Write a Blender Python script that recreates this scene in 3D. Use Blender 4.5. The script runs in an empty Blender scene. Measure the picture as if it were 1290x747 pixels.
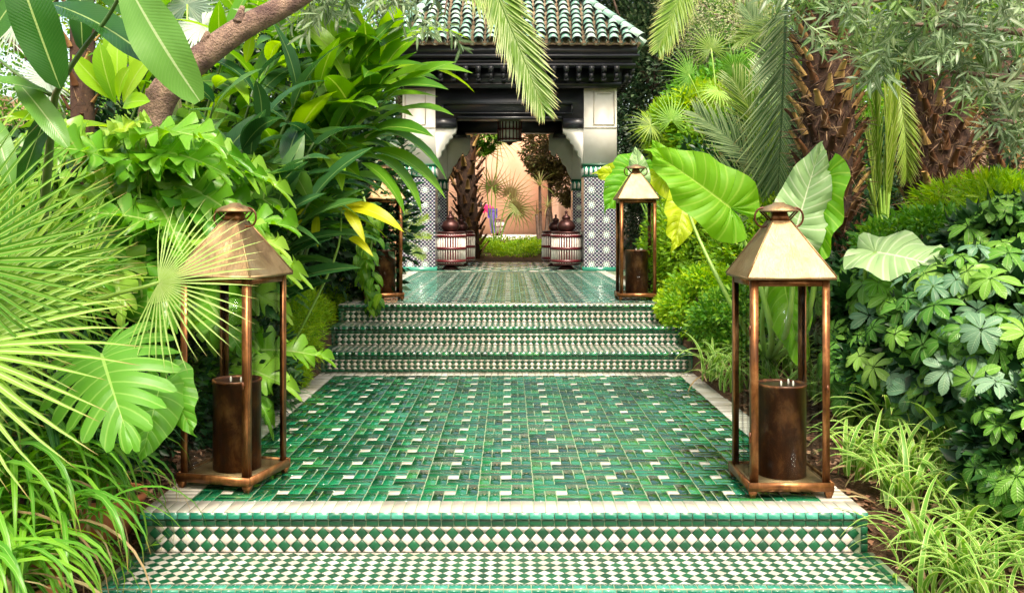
import bpy, math, random
import numpy as np
from math import radians as R, sin, cos, pi
from mathutils import Vector, Matrix, noise

random.seed(7)
rng = np.random.default_rng(7)
SC = bpy.context.scene
COL = SC.collection

# ------------------------------------------------------------------ camera, light, exposure
F = 1140.0            # focal length in photo pixels (1290 wide)
CAMZ = 1.15           # eye above the tiled terrace
cam_d = bpy.data.cameras.new("camera")
cam = bpy.data.objects.new("camera", cam_d)
COL.objects.link(cam)
cam.location = (0, 0, CAMZ)
cam.rotation_euler = (R(90), 0, 0)
cam_d.sensor_width = 36
cam_d.lens = 36 * F / 1290
cam_d.shift_x = 3 / 1290
cam_d.shift_y = -91.5 / 1290
cam_d.clip_start = 0.05
cam_d.clip_end = 2000
SC.camera = cam

SUN_EL, SUN_AZ = 58, 166      # azimuth clockwise from +y (the view direction)
w = bpy.data.worlds.new("World"); SC.world = w; w.use_nodes = True
nt = w.node_tree
bg = nt.nodes["Background"]
sky = nt.nodes.new("ShaderNodeTexSky")
sky.sky_type = 'NISHITA'; sky.sun_disc = False
sky.sun_elevation = R(SUN_EL); sky.sun_rotation = R(SUN_AZ)
sky.air_density = 1.0; sky.dust_density = 4.0; sky.ozone_density = 1.0
tint = nt.nodes.new("ShaderNodeMix"); tint.data_type = 'RGBA'; tint.blend_type = 'MULTIPLY'; tint.inputs[0].default_value = 1
tint.inputs[7].default_value = (1.0, .90, .70, 1)          # thin bright cloud: a warm white sky
nt.links.new(sky.outputs[0], tint.inputs[6]); nt.links.new(tint.outputs[2], bg.inputs[0]); bg.inputs[1].default_value = 0.15
sun_d = bpy.data.lights.new("sun", 'SUN'); sun_d.energy = 1.5; sun_d.angle = R(12)
sun_d.color = (1.0, 0.95, 0.86)
sun = bpy.data.objects.new("sun", sun_d); COL.objects.link(sun)
sd = Vector((sin(R(SUN_AZ)) * cos(R(SUN_EL)), cos(R(SUN_AZ)) * cos(R(SUN_EL)), sin(R(SUN_EL))))
sun.rotation_euler = sd.to_track_quat('Z', 'Y').to_euler()
SC.view_settings.view_transform = 'Standard'
SC.view_settings.look = 'None'
SC.view_settings.exposure = 1.9
SC.view_settings.gamma = 1.0
SC.render.engine = 'CYCLES'
SC.cycles.max_bounces = 8
SC.cycles.transparent_max_bounces = 12
SC.cycles.transmission_bounces = 5
SC.cycles.diffuse_bounces = 4
SC.cycles.glossy_bounces = 3


def P(px, py, D):
    """photo pixel + distance -> world point"""
    return Vector(((px - 642) * D / F, D, CAMZ - (py - 282) * D / F))


# ------------------------------------------------------------------ materials
class N:
    def __init__(s, name):
        s.m = bpy.data.materials.new(name); s.m.use_nodes = True
        s.t = s.m.node_tree; s.t.nodes.clear()
        s.out = s.n("OutputMaterial")

    def n(s, kind, **kw):
        x = s.t.nodes.new("ShaderNode" + kind)
        for k, v in kw.items():
            setattr(x, k, v)
        return x

    def set(s, node, sock, v):
        i = node.inputs[sock]
        if hasattr(v, "is_linked") or isinstance(v, bpy.types.NodeSocket):
            s.t.links.new(v, i)
        else:
            if isinstance(v, (tuple, list)) and len(v) == 3 and i.type == 'RGBA':
                v = (*v, 1)
            i.default_value = v
        return node

    def math(s, op, a, b=0.0, c=None):
        x = s.n("Math", operation=op); s.set(x, 0, a); s.set(x, 1, b)
        if c is not None: s.set(x, 2, c)
        return x.outputs[0]

    def mix(s, f, a, b, typ='MIX'):
        x = s.n("Mix", data_type='RGBA', blend_type=typ)
        s.set(x, 0, f); s.set(x, 6, a); s.set(x, 7, b)
        return x.outputs[2]

    def ramp(s, f, stops, interp='LINEAR'):
        x = s.n("ValToRGB"); s.set(x, 0, f)
        e = x.color_ramp.elements; x.color_ramp.interpolation = interp
        while len(e) < len(stops): e.new(0.5)
        for k, (p, c) in enumerate(stops):
            e[k].position = p; e[k].color = (*c, 1) if len(c) == 3 else c
        return x.outputs[0]

    def noise(s, scale, detail=4, rough=.55, vec=None, dist=0):
        x = s.n("TexNoise"); s.set(x, 'Scale', scale); s.set(x, 'Detail', detail)
        s.set(x, 'Roughness', rough); s.set(x, 'Distortion', dist)
        if vec is not None: s.set(x, 'Vector', vec)
        return x.outputs[0]

    def rnd(s):
        a = s.n("Attribute", attribute_name="rnd"); o = s.n("ObjectInfo")
        return s.math('FRACT', s.math('ADD', a.outputs['Fac'], o.outputs['Random']))

    def obj(s):
        return s.n("TexCoord").outputs['Object']

    def geo(s):
        return s.n("NewGeometry").outputs['Position']

    def bump(s, h, strength=.3, dist=.01):
        x = s.n("Bump"); s.set(x, 'Height', h); s.set(x, 'Strength', strength); s.set(x, 'Distance', dist)
        return x.outputs[0]

    def bsdf(s, color, rough=.5, metal=0, spec=.5, normal=None, coat=0, coat_rough=.05):
        x = s.n("BsdfPrincipled")
        s.set(x, 'Base Color', color); s.set(x, 'Roughness', rough); s.set(x, 'Metallic', metal)
        s.set(x, 'Specular IOR Level', spec); s.set(x, 'Coat Weight', coat); s.set(x, 'Coat Roughness', coat_rough)
        if normal is not None: s.set(x, 'Normal', normal)
        return x.outputs[0]

    def done(s, sh):
        s.t.links.new(sh, s.out.inputs[0]); return s.m


def leafmat(name, cols, rib=None, ribw=.05, tr=.35, rough=.38, veins=0, vc=None, edge=None, edgew=.0, spec=.28, veinamt=.45, yellow=None, tip=False):
    """cols: three greens picked per leaf; rib: midrib colour; veins: count of side veins along uv.y"""
    k = N(name)
    r = k.rnd()
    col = k.ramp(r, [(0.0, cols[0]), (.5, cols[1]), (1.0, cols[2])])
    if yellow:
        y = k.math('GREATER_THAN', k.math('FRACT', k.math('MULTIPLY', r, 17.3)), yellow[0])
        col = k.mix(y, col, yellow[1])
    uv = k.n("UVMap"); sx = k.n("SeparateXYZ"); k.set(sx, 0, uv.outputs[0])
    u, v = sx.outputs[0], sx.outputs[1]
    au = k.math('ABSOLUTE', k.math('SUBTRACT', u, .5))
    nz = k.noise(9, 3, .6, k.geo()); nb = k.noise(38, 4, .75, k.geo())
    col = k.mix(k.math('MULTIPLY', nz, .55), col, k.mix(.5, col, (cols[0][0] * .5, cols[0][1] * .5, cols[0][2] * .5)), 'MIX')
    h = nz
    if veins:
        ph = k.math('FRACT', k.math('SUBTRACT', k.math('MULTIPLY', v, float(veins)), k.math('MULTIPLY', au, 0.0 if vc is None else vc)))
        tri = k.math('ABSOLUTE', k.math('SUBTRACT', ph, .5))          # 0.5 at the vein
        line = k.math('SMOOTHSTEP' if False else 'MULTIPLY', k.math('MAXIMUM', k.math('SUBTRACT', tri, .40), 0.0), 10.0)
        col = k.mix(k.math('MULTIPLY', line, veinamt), col, rib or cols[2])
        h = k.math('ADD', k.math('MULTIPLY', tri, -1.2 if veins < 15 else -.25), k.math('MULTIPLY', nz, .3))
    if rib:
        f = k.math('LESS_THAN', au, ribw * .5)
        col = k.mix(k.math('MULTIPLY', f, .8), col, rib)
    if tip:
        f = k.math('MULTIPLY', k.math('MAXIMUM', k.math('SUBTRACT', k.math('ADD', v, k.math('MULTIPLY', nz, .12)), .96), 0.0), 12.0)
        col = k.mix(k.math('MINIMUM', f, .85), col, (.28, .17, .06))
    if veins and veins < 15:
        col = k.mix(k.math('MINIMUM', k.math('MULTIPLY', k.math('MAXIMUM', k.math('SUBTRACT', nb, .66), 0.0), 9.0), .7), col, (.22, .20, .05))
    if edge:
        f = k.math('GREATER_THAN', au, .5 - edgew)
        col = k.mix(k.math('MULTIPLY', f, .9), col, edge)
    b = k.bump(h, .5, .006)
    p = k.bsdf(col, rough, 0, spec, b)
    t = k.n("BsdfTranslucent")
    hs = k.n("HueSaturation"); k.set(hs, 'Color', col); k.set(hs, 'Hue', .485); k.set(hs, 'Saturation', 1.1); k.set(hs, 'Value', 1.7)
    k.set(t, 'Color', hs.outputs[0])
    mx = k.n("MixShader"); k.set(mx, 0, tr); k.set(mx, 1, p); k.set(mx, 2, t.outputs[0])
    return k.done(mx.outputs[0])


def simple(name, c1, c2, scale=8, rough=.6, metal=0, bump=.2, bd=.01, spec=.5, coat=0, detail=6):
    k = N(name)
    n1 = k.noise(scale, detail, .6, k.obj()); n2 = k.noise(scale * 7, 4, .6, k.obj())
    col = k.ramp(n1, [(.3, c1), (.7, c2)])
    col = k.mix(k.math('MULTIPLY', n2, .35), col, c1)
    rr = k.math('ADD', rough - .08, k.math('MULTIPLY', n1, .16))
    return k.done(k.bsdf(col, rr, metal, spec, k.bump(n2, bump, bd), coat))


M = {}
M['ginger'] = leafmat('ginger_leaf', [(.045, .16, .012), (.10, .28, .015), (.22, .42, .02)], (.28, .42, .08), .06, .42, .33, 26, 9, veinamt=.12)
M['ginger_dark'] = leafmat('ginger_leaf_painted_shade', [(.014, .06, .022), (.03, .105, .025), (.08, .20, .03)], (.16, .26, .08), .06, .3, .26, 26, 9, veinamt=.12)  # darker copy of the ginger leaf: the thicket's inner shade put into colour
M['yellowleaf'] = leafmat('yellow_leaf', [(.46, .50, .01), (.56, .56, .01), (.40, .48, .02)], (.6, .6, .1), .05, .4, .35, 20, 8, veinamt=.2)
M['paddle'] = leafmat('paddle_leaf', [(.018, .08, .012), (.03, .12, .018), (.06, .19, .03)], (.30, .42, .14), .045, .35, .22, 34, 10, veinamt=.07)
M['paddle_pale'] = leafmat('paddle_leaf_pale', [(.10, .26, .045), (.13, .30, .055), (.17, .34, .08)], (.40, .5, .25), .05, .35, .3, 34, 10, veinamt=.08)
M['spoon'] = leafmat('spoon_leaf', [(.16, .36, .02), (.24, .46, .02), (.32, .52, .04)], (.35, .5, .1), .06, .45, .3, 18, 6, veinamt=.2)
M['fan'] = leafmat('fan_palm_leaf', [(.07, .22, .02), (.14, .33, .03), (.28, .46, .06)], (.38, .52, .14), .16, .35, .4, tip=True)
M['fan_pale'] = leafmat('fan_palm_leaf_pale', [(.20, .38, .05), (.30, .48, .10), (.42, .55, .20)], (.52, .6, .30), .16, .35, .4, tip=True)
M['fan_far'] = leafmat('fan_palm_leaf_dry', [(.16, .24, .04), (.32, .26, .10), (.36, .22, .12)], (.42, .42, .22), .16, .35, .5)
M['silver'] = leafmat('silver_fan_leaf', [(.30, .42, .34), (.40, .5, .42), (.5, .58, .48)], (.5, .6, .5), .16, .25, .4, tip=True)
M['frond'] = leafmat('palm_frond', [(.07, .16, .012), (.13, .25, .018), (.24, .36, .03)], (.36, .40, .14), .2, .35, .38, tip=True)
M['frond_dark'] = leafmat('palm_frond_grey', [(.05, .12, .04), (.10, .19, .07), (.22, .32, .16)], (.30, .36, .16), .2, .3, .35, tip=True)
M['monstera'] = leafmat('monstera_leaf', [(.07, .26, .02), (.10, .31, .03), (.14, .36, .04)], (.36, .56, .14), .022, .4, .38, 11, None, veinamt=.5)
M['lobed'] = leafmat('lobed_leaf', [(.06, .22, .015), (.13, .34, .02), (.32, .50, .08)], (.34, .48, .14), .05, .4, .3, 8, None, veinamt=.35)
M['ear'] = leafmat('elephant_ear_leaf', [(.09, .32, .010), (.14, .40, .015), (.21, .46, .02)], (.40, .58, .10), .03, .48, .5, 12, None, veinamt=.55)
M['ear_pale'] = leafmat('elephant_ear_leaf_pale', [(.24, .40, .16), (.29, .45, .20), (.34, .49, .24)], (.66, .7, .52), .03, .3, .35, 12, None, veinamt=.55)
M['ear_yellow'] = leafmat('elephant_ear_leaf_yellow', [(.38, .50, .015), (.42, .54, .02), (.5, .56, .03)], (.55, .6, .12), .03, .5, .35, 12, None, veinamt=.4)
M['petiole'] = simple('petiole_green', (.20, .36, .05), (.30, .46, .09), 6, .4)
M['umb'] = leafmat('umbrella_leaflet', [(.045, .16, .02), (.085, .25, .028), (.17, .36, .045)], (.26, .40, .12), .07, .3, .32, 9, 3, veinamt=.2)
M['umb_blue'] = leafmat('umbrella_leaflet_bluish', [(.06, .17, .08), (.12, .25, .14), (.22, .36, .22)], (.28, .40, .24), .07, .22, .34, 9, 3, veinamt=.2)
M['umb_light'] = leafmat('umbrella_leaflet_light', [(.14, .36, .04), (.18, .40, .06), (.28, .48, .09)], (.34, .5, .18), .07, .35, .25, 9, 3, veinamt=.2)
M['stripe'] = leafmat('striped_blade', [(.10, .26, .03), (.14, .32, .04), (.20, .38, .06)], None, .0, .35, .38, 0, None, (.46, .56, .20), .14, tip=True)
M['blade'] = leafmat('strap_blade', [(.06, .22, .02), (.11, .32, .025), (.20, .42, .03)], (.24, .42, .10), .10, .4, .33, tip=True)
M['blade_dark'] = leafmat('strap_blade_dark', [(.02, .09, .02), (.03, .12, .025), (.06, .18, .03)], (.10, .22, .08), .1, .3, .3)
M['bright'] = leafmat('bright_shrub_leaf', [(.10, .26, .012), (.22, .41, .02), (.40, .54, .04)], None, .0, .45, .45)
M['mound'] = leafmat('feathery_leaf', [(.12, .30, .02), (.24, .45, .02), (.40, .56, .03)], None, .0, .45, .5)
M['mid'] = leafmat('bush_leaf', [(.055, .19, .02), (.11, .30, .028), (.23, .42, .045)], None, .0, .35, .35)
M['dark'] = leafmat('tree_leaf_dark', [(.018, .05, .02), (.04, .085, .03), (.13, .19, .09)], None, .0, .2, .4)
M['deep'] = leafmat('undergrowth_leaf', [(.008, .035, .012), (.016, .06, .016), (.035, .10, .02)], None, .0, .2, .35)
M['olive'] = leafmat('tree_leaf_olive', [(.07, .12, .04), (.13, .19, .07), (.26, .32, .15)], None, .0, .25, .45)
M['palebloom'] = leafmat('pale_tree_leaf', [(.30, .36, .14), (.44, .48, .24), (.60, .60, .40)], None, .0, .35, .5)
M['greyleaf'] = leafmat('grey_green_leaf', [(.07, .13, .05), (.13, .21, .09), (.26, .34, .18)], (.40, .46, .34), .09, .25, .35)
M['oleander'] = leafmat('narrow_leaf', [(.05, .12, .025), (.10, .20, .045), (.24, .34, .11)], (.34, .44, .24), .09, .28, .33)
M['rust'] = leafmat('rusty_tree_leaf', [(.10, .07, .03), (.16, .13, .04), (.10, .14, .03)], None, .0, .25, .5)
M['trunk'] = simple('bark_brown', (.09, .055, .045), (.24, .16, .12), 14, .85, 0, .6, .02)
M['branch'] = simple('bark_mauve', (.07, .03, .032), (.40, .27, .19), 11, .8, 0, 1.0, .03)
M['stem'] = simple('cane_green', (.04, .10, .02), (.10, .18, .04), 20, .5)
M['fibre'] = leafmat('palm_fibre', [(.014, .007, .005), (.05, .024, .014), (.26, .17, .09)], None, .0, .05, .8)
M['boot'] = leafmat('palm_boot', [(.03, .012, .006), (.14, .06, .022), (.50, .33, .11)], None, .0, .0, .85)
M['boot_dark'] = simple('palm_core', (.03, .015, .01), (.09, .045, .025), 20, .9, 0, .6, .01)


def tilemat(name, stops, rough=.09, coat=.6, wear=None, bumpk=.12):
    k = N(name)
    col = k.ramp(k.rnd(), stops)
    n1 = k.noise(22, 5, .6, k.geo()); n2 = k.noise(5, 3, .5, k.geo())
    col = k.mix(k.math('MULTIPLY', n1, .35), col, tuple(c * .45 for c in stops[0][1]))
    if wear:
        f = k.math('GREATER_THAN', k.noise(60, 4, .7, k.geo()), .66)
        col = k.mix(k.math('MULTIPLY', f, .6), col, wear)
    rr = k.math('ADD', rough, k.math('MULTIPLY', n2, bumpk))
    return k.done(k.bsdf(col, rr, 0, .6, k.bump(k.noise(30, 2, .5, k.geo()), bumpk, .004), coat, .04))


M['tgreen'] = tilemat('glazed_green', [(0, (.001, .028, .013)), (.35, (.003, .075, .032)), (.75, (.007, .16, .07)), (1, (.03, .18, .045))], .03, 1.0, bumpk=.02)
M['tmint'] = tilemat('glazed_mint', [(0, (.006, .055, .035)), (.5, (.03, .13, .09)), (1, (.12, .26, .19))], .03, 1.0, bumpk=.02)
M['tdark'] = tilemat('glazed_dark_green', [(0, (.001, .045, .018)), (.6, (.002, .075, .028)), (1, (.003, .10, .036))], .35, .0)
M['tteal'] = tilemat('glazed_teal', [(0, (.006, .11, .065)), (.6, (.015, .19, .12)), (1, (.06, .30, .22))], .12, .5)
M['twhite'] = tilemat('glazed_white', [(0, (.40, .37, .31)), (.5, (.50, .48, .42)), (1, (.60, .59, .54))], .16, .2, (.55, .45, .36))
M['twhitew'] = tilemat('glazed_white_warm', [(0, (.52, .46, .40)), (.5, (.60, .56, .50)), (1, (.66, .64, .59))], .25, .1)
M['grout'] = simple('grout', (.11, .16, .095), (.25, .29, .19), 12, .8, 0, .3, .004)
M['roofg'] = tilemat('glazed_roof_tile', [(0, (.12, .27, .21)), (.5, (.24, .40, .33)), (1, (.46, .56, .49))], .15, .5, (.5, .55, .45))
M['roofpan'] = simple('clay_under_tiles', (.20, .16, .10), (.34, .22, .14), 12, .7)
M['black'] = simple('black_paint', (.006, .007, .010), (.014, .015, .020), 5, .32, 0, .1, .004)
M['plaster'] = simple('white_plaster', (.58, .55, .48), (.76, .75, .71), 2.2, .8, 0, .15, .004)
M['plaster_l'] = simple('plaster_line', (.42, .38, .30), (.50, .46, .38), 3, .8)
M['pink'] = simple('pink_render', (.74, .41, .26), (.84, .58, .43), .9, .9, 0, .2, .006, detail=8)
M['terracotta'] = simple('terracotta', (.42, .13, .05), (.58, .22, .09), 10, .75, 0, .3, .006)
M['stone'] = simple('pale_stone', (.55, .52, .46), (.68, .65, .6), 5, .7)
M['redwood'] = simple('red_lacquer', (.07, .006, .010), (.13, .012, .018), 12, .35)
M['slat'] = simple('cream_slat', (.62, .60, .54), (.72, .70, .64), 12, .5)
M['darkmetal'] = simple('dark_lamp_metal', (.03, .012, .012), (.10, .035, .03), 20, .35, .6)
M['skin'] = simple('skin', (.36, .2, .13), (.42, .25, .17), 5, .5)
M['pinkcloth'] = simple('pink_cloth', (.70, .02, .16), (.8, .04, .2), 8, .8)
M['purple'] = simple('purple_cloth', (.08, .05, .28), (.12, .07, .34), 8, .8)
M['hair'] = simple('dark_hair', (.01, .008, .006), (.02, .015, .01), 8, .5)
M['brickm'] = simple('brick_clay', (.30, .14, .07), (.50, .27, .15), 6, .85, 0, .4, .006)


def mat_brass():
    k = N('aged_brass')
    st = k.n("Mapping"); k.set(st, 0, k.obj()); k.set(st, 'Scale', (60, 60, 4))
    n1 = k.noise(6, 6, .7, k.obj(), .6); n2 = k.noise(1.2, 4, .7, st.outputs[0]); n3 = k.noise(40, 3, .5, k.obj())
    col = k.ramp(n1, [(.30, (.11, .055, .022)), (.48, (.27, .18, .085)), (.66, (.33, .26, .15))])
    col = k.mix(k.math('MULTIPLY', n2, .5), col, (.30, .20, .10))
    rr = k.math('ADD', .36, k.math('MULTIPLY', n1, .22))
    h = k.math('ADD', n2, k.math('MULTIPLY', k.noise(3.2, 2, .5, k.obj()), 5.0))
    return k.done(k.bsdf(col, rr, .8, .5, k.bump(h, .35, .012)))


def mat_copper(name, a, b, c, mt=.65):
    k = N(name)
    st = k.n("Mapping"); k.set(st, 0, k.obj()); k.set(st, 'Scale', (1, 1, .6))
    n1 = k.noise(12, 7, .7, st.outputs[0], .4); n2 = k.noise(60, 3, .5, k.obj())
    col = k.ramp(n1, [(.3, a), (.52, b), (.72, c)])
    rr = k.math('ADD', .22, k.math('MULTIPLY', n1, .25))
    return k.done(k.bsdf(col, rr, mt, .4, k.bump(n2, .15, .003)))


M['brass'] = mat_brass()
M['copperpost'] = mat_copper('rusted_copper', (.055, .022, .010), (.22, .088, .028), (.44, .22, .085))
M['candlemetal'] = mat_copper('burnt_bronze', (.02, .007, .003), (.11, .036, .013), (.40, .18, .065), .35)
M['wax'] = simple('wax_white', (.6, .58, .52), (.75, .73, .66), 9, .5)


def mat_glass():
    k = N('clear_pane')
    tr = k.n("BsdfTransparent"); k.set(tr, 0, (.95, .97, .96, 1))
    g = k.n("BsdfGlossy"); k.set(g, 'Roughness', .015); k.set(g, 0, (.10, .10, .10, 1))
    f = k.n("LayerWeight"); k.set(f, 'Blend', .5)
    fr = k.math('ADD', .012, k.math('MULTIPLY', k.math('POWER', f.outputs['Facing'], 5.0), .6))
    dirt = k.noise(30, 5, .7, k.obj())
    d = k.n("BsdfDiffuse"); k.set(d, 0, (.6, .62, .56, 1))
    m1 = k.n("MixShader"); k.set(m1, 0, fr); k.set(m1, 1, tr.outputs[0]); k.set(m1, 2, g.outputs[0])
    m2 = k.n("MixShader"); k.set(m2, 0, k.math('MULTIPLY', k.math('MAXIMUM', k.math('SUBTRACT', dirt, .55), 0.0), .08)); k.set(m2, 1, m1.outputs[0]); k.set(m2, 2, d.outputs[0])
    return k.done(m2.outputs[0])


M['glass'] = mat_glass()


def mat_zellij():
    k = N('zellij_mosaic')
    uv = k.n("UVMap"); sx = k.n("SeparateXYZ"); k.set(sx, 0, uv.outputs[0])
    u, v = sx.outputs[0], sx.outputs[1]

    def cell(c, per, off=0.0):
        return k.math('SUBTRACT', k.math('FRACT', k.math('ADD', k.math('DIVIDE', c, per), off)), .5)
    def rad(a, b):
        return k.math('SQRT', k.math('ADD', k.math('MULTIPLY', a, a), k.math('MULTIPLY', b, b)))
    s = .055
    a, b = cell(u, s), cell(v, s); a2, b2 = cell(u, s, .5), cell(v, s, .5)
    d1 = k.math('MAXIMUM', k.math('ABSOLUTE', a), k.math('ABSOLUTE', b))
    d2 = k.math('ADD', k.math('ABSOLUTE', a2), k.math('ABSOLUTE', b2))
    dark = k.math('MAXIMUM', k.math('LESS_THAN', d1, .33), k.math('LESS_THAN', d2, .36))
    dn = k.noise(30, 1, .5, k.geo())
    dcol = k.ramp(dn, [(.38, (.02, .025, .08)), (.5, (.06, .03, .06)), (.62, (.012, .06, .06))])
    col = k.mix(dark, (.42, .44, .46), dcol)
    S = .22
    A, B = cell(u, S), cell(v, S)
    r = rad(A, B)
    ang = k.math('ARCTAN2', A, B)
    star = k.math('ADD', .19, k.math('MULTIPLY', k.math('COSINE', k.math('MULTIPLY', ang, 8.0)), .05))
    instar = k.math('LESS_THAN', r, star)
    sc = k.ramp(k.math('MULTIPLY', r, 2.0), [(0, (.03, .20, .13)), (.10, (.66, .70, .64)), (.26, (.12, .36, .26)), (.34, (.70, .71, .66))], 'CONSTANT')
    col = k.mix(instar, col, sc)
    return k.done(k.bsdf(col, .22, 0, .5, k.bump(dark, -.3, .002), .3))


M['zellij'] = mat_zellij()


def mat_soil():
    k = N('mulched_soil')
    g = k.geo()
    n1 = k.noise(3, 6, .6, g); n2 = k.noise(55, 6, .7, g); n3 = k.noise(160, 3, .6, g)
    col = k.ramp(n2, [(.3, (.03, .018, .010)), (.5, (.11, .06, .035)), (.7, (.24, .14, .08))])
    col = k.mix(k.math('MULTIPLY', n1, .4), col, (.05, .035, .015))
    return k.done(k.bsdf(col, .95, 0, .2, k.bump(k.math('ADD', n2, n3), .9, .03)))


M['soil'] = mat_soil()
M['chip'] = leafmat('bark_chip', [(.08, .035, .02), (.20, .09, .05), (.42, .27, .18)], None, .0, .02, .9)


# ------------------------------------------------------------------ mesh helpers
def mesh(name, verts, faces, mats, uv=None, rnd=None, mi=None, smooth=False):
    """faces: list of int arrays (n,k), each with its own k"""
    verts = np.asarray(verts, np.float32)
    if not isinstance(faces, list): faces = [faces]
    faces = [np.asarray(f, np.int32) for f in faces if len(f)]
    me = bpy.data.meshes.new(name)
    me.vertices.add(len(verts)); me.vertices.foreach_set('co', verts.ravel())
    li = np.concatenate([f.ravel() for f in faces])
    tot = np.concatenate([np.full(len(f), f.shape[1], np.int32) for f in faces])
    st = np.concatenate([[0], np.cumsum(tot)[:-1]]).astype(np.int32)
    me.loops.add(len(li)); me.loops.foreach_set('vertex_index', li)
    me.polygons.add(len(tot)); me.polygons.foreach_set('loop_start', st); me.polygons.foreach_set('loop_total', tot)
    if smooth: me.polygons.foreach_set('use_smooth', np.ones(len(tot), bool))
    if mi is not None: me.polygons.foreach_set('material_index', np.asarray(mi, np.int32))
    if uv is not None:
        l = me.uv_layers.new(name='UVMap'); l.data.foreach_set('uv', np.asarray(uv, np.float32)[li].ravel())
    if rnd is not None:
        a = me.attributes.new('rnd', 'FLOAT', 'POINT'); a.data.foreach_set('value', np.asarray(rnd, np.float32))
    me.update(calc_edges=True); me.validate()
    for m in (mats if isinstance(mats, (list, tuple)) else [mats]): me.materials.append(M[m] if isinstance(m, str) else m)
    return me


class T:
    """geometry template: verts, faces (list of (n,k) arrays), uv, rnd, material index"""
    def __init__(s, v=None, f=None, uv=None, r=None, mi=None):
        s.v = np.zeros((0, 3)) if v is None else np.asarray(v, float)
        s.f = [] if f is None else [np.asarray(x, int) for x in (f if isinstance(f, list) else [f]) if len(x)]
        s.uv = np.full((len(s.v), 2), .5) if uv is None else np.asarray(uv, float)
        s.r = np.zeros(len(s.v)) if r is None else np.asarray(r, float)
        s.mi = [np.zeros(len(x), int) for x in s.f] if mi is None else mi

    def copy(s): return T(s.v.copy(), [x.copy() for x in s.f], s.uv.copy(), s.r.copy(), [x.copy() for x in s.mi])

    def xf(s, m):
        t = s.copy(); m = np.array(m); t.v = t.v @ m[:3, :3].T + m[:3, 3]; return t

    def mat(s, k):
        s.mi = [np.full(len(x), k) for x in s.f]; return s

    def build(s, name, mats, smooth=False):
        return mesh(name, s.v, s.f, mats, s.uv, s.r, np.concatenate(s.mi) if s.mi else None, smooth)


def join(ts):
    o = T(); vs, us, rs = [], [], []; n = 0; by = {}
    for t in ts:
        for x, m in zip(t.f, t.mi):
            by.setdefault(x.shape[1], []).append((x + n, m))
        vs.append(t.v); us.append(t.uv); rs.append(t.r); n += len(t.v)
    o.v = np.concatenate(vs); o.uv = np.concatenate(us); o.r = np.concatenate(rs)
    for k in sorted(by):
        o.f.append(np.concatenate([a for a, b in by[k]])); o.mi.append(np.concatenate([b for a, b in by[k]]))
    return o


def norm(a):
    return a / np.maximum(np.linalg.norm(a, axis=-1, keepdims=True), 1e-9)


def scatter(t, pos, dirs, ups, sc, rn=None, sx=1.0):
    """copies of t with local +Y along dirs, +Z near ups"""
    pos = np.asarray(pos, float); n = len(pos)
    y = norm(np.asarray(dirs, float)); x = np.cross(y, np.asarray(ups, float) + 1e-4); x = norm(x); z = np.cross(x, y)
    sc = np.broadcast_to(np.asarray(sc, float), (n,))
    A = np.stack([x * sx, y, z], axis=2) * sc[:, None, None]
    v = np.einsum('nij,kj->nki', A, t.v) + pos[:, None, :]
    k = len(t.v)
    rn = rng.random(n) if rn is None else rn
    o = T(); o.v = v.reshape(-1, 3); o.uv = np.tile(t.uv, (n, 1)); o.r = np.repeat(rn, k)
    off = (np.arange(n) * k)[:, None, None]
    o.f = [(f[None] + off).reshape(-1, f.shape[1]) for f in t.f]
    o.mi = [np.tile(m, n) for m in t.mi]
    return o


def box(x0, x1, y0, y1, z0, z1):
    v = [(x0, y0, z0), (x1, y0, z0), (x1, y1, z0), (x0, y1, z0), (x0, y0, z1), (x1, y0, z1), (x1, y1, z1), (x0, y1, z1)]
    f = [[0, 3, 2, 1], [4, 5, 6, 7], [0, 1, 5, 4], [1, 2, 6, 5], [2, 3, 7, 6], [3, 0, 4, 7]]
    return T(v, [f])


def tube(pts, radii, n=8, cap=True, uvl=1.0, squash=1.0):
    pts = [Vector(p) for p in pts]; m = len(pts); vs = []; uv = []
    if not hasattr(radii, '__len__'): radii = [radii] * m
    prev = None
    for i, p in enumerate(pts):
        d = (pts[min(i + 1, m - 1)] - pts[max(i - 1, 0)]).normalized()
        a = prev if prev is not None else (Vector((0, 0, 1)) if abs(d.z) < .9 else Vector((0, 1, 0)))
        x = a - d * a.dot(d); x.normalize(); prev = x; yv = d.cross(x)
        for k in range(n):
            t = 2 * pi * k / n
            vs.append(p + (x * cos(t) + yv * sin(t) * squash) * radii[i]); uv.append((k / n, i / (m - 1) * uvl))
    f = []
    for i in range(m - 1):
        for k in range(n):
            f.append([i * n + k, i * n + (k + 1) % n, (i + 1) * n + (k + 1) % n, (i + 1) * n + k])
    fs = [np.array(f)]
    if cap: fs.append(np.array([list(range(n))[::-1], [(m - 1) * n + k for k in range(n)]]))
    return T([tuple(v) for v in vs], fs, uv)


def lathe(prof, n=24, a0=0, a1=2 * pi):
    m = len(prof); full = abs(a1 - a0 - 2 * pi) < 1e-6; c = n if full else n + 1
    v = []; uv = []
    for r, z in prof:
        for k in range(c):
            a = a0 + (a1 - a0) * k / n; v.append((r * cos(a), r * sin(a), z)); uv.append((k / n, z))
    f = []
    for i in range(m - 1):
        for k in range(n):
            k2 = (k + 1) % c
            f.append([i * c + k, i * c + k2, (i + 1) * c + k2, (i + 1) * c + k])
    return T(v, [f], uv)


def extrude(poly, y0, y1):
    """polygon in xz (counter-clockwise) extruded along y"""
    n = len(poly)
    v = [(x, y0, z) for x, z in poly] + [(x, y1, z) for x, z in poly]
    sides = [[i, i + n, (i + 1) % n + n, (i + 1) % n] for i in range(n)]
    return T(v, [np.array(sides), np.array([list(range(n)), [i + n for i in range(n)][::-1]])])


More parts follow.
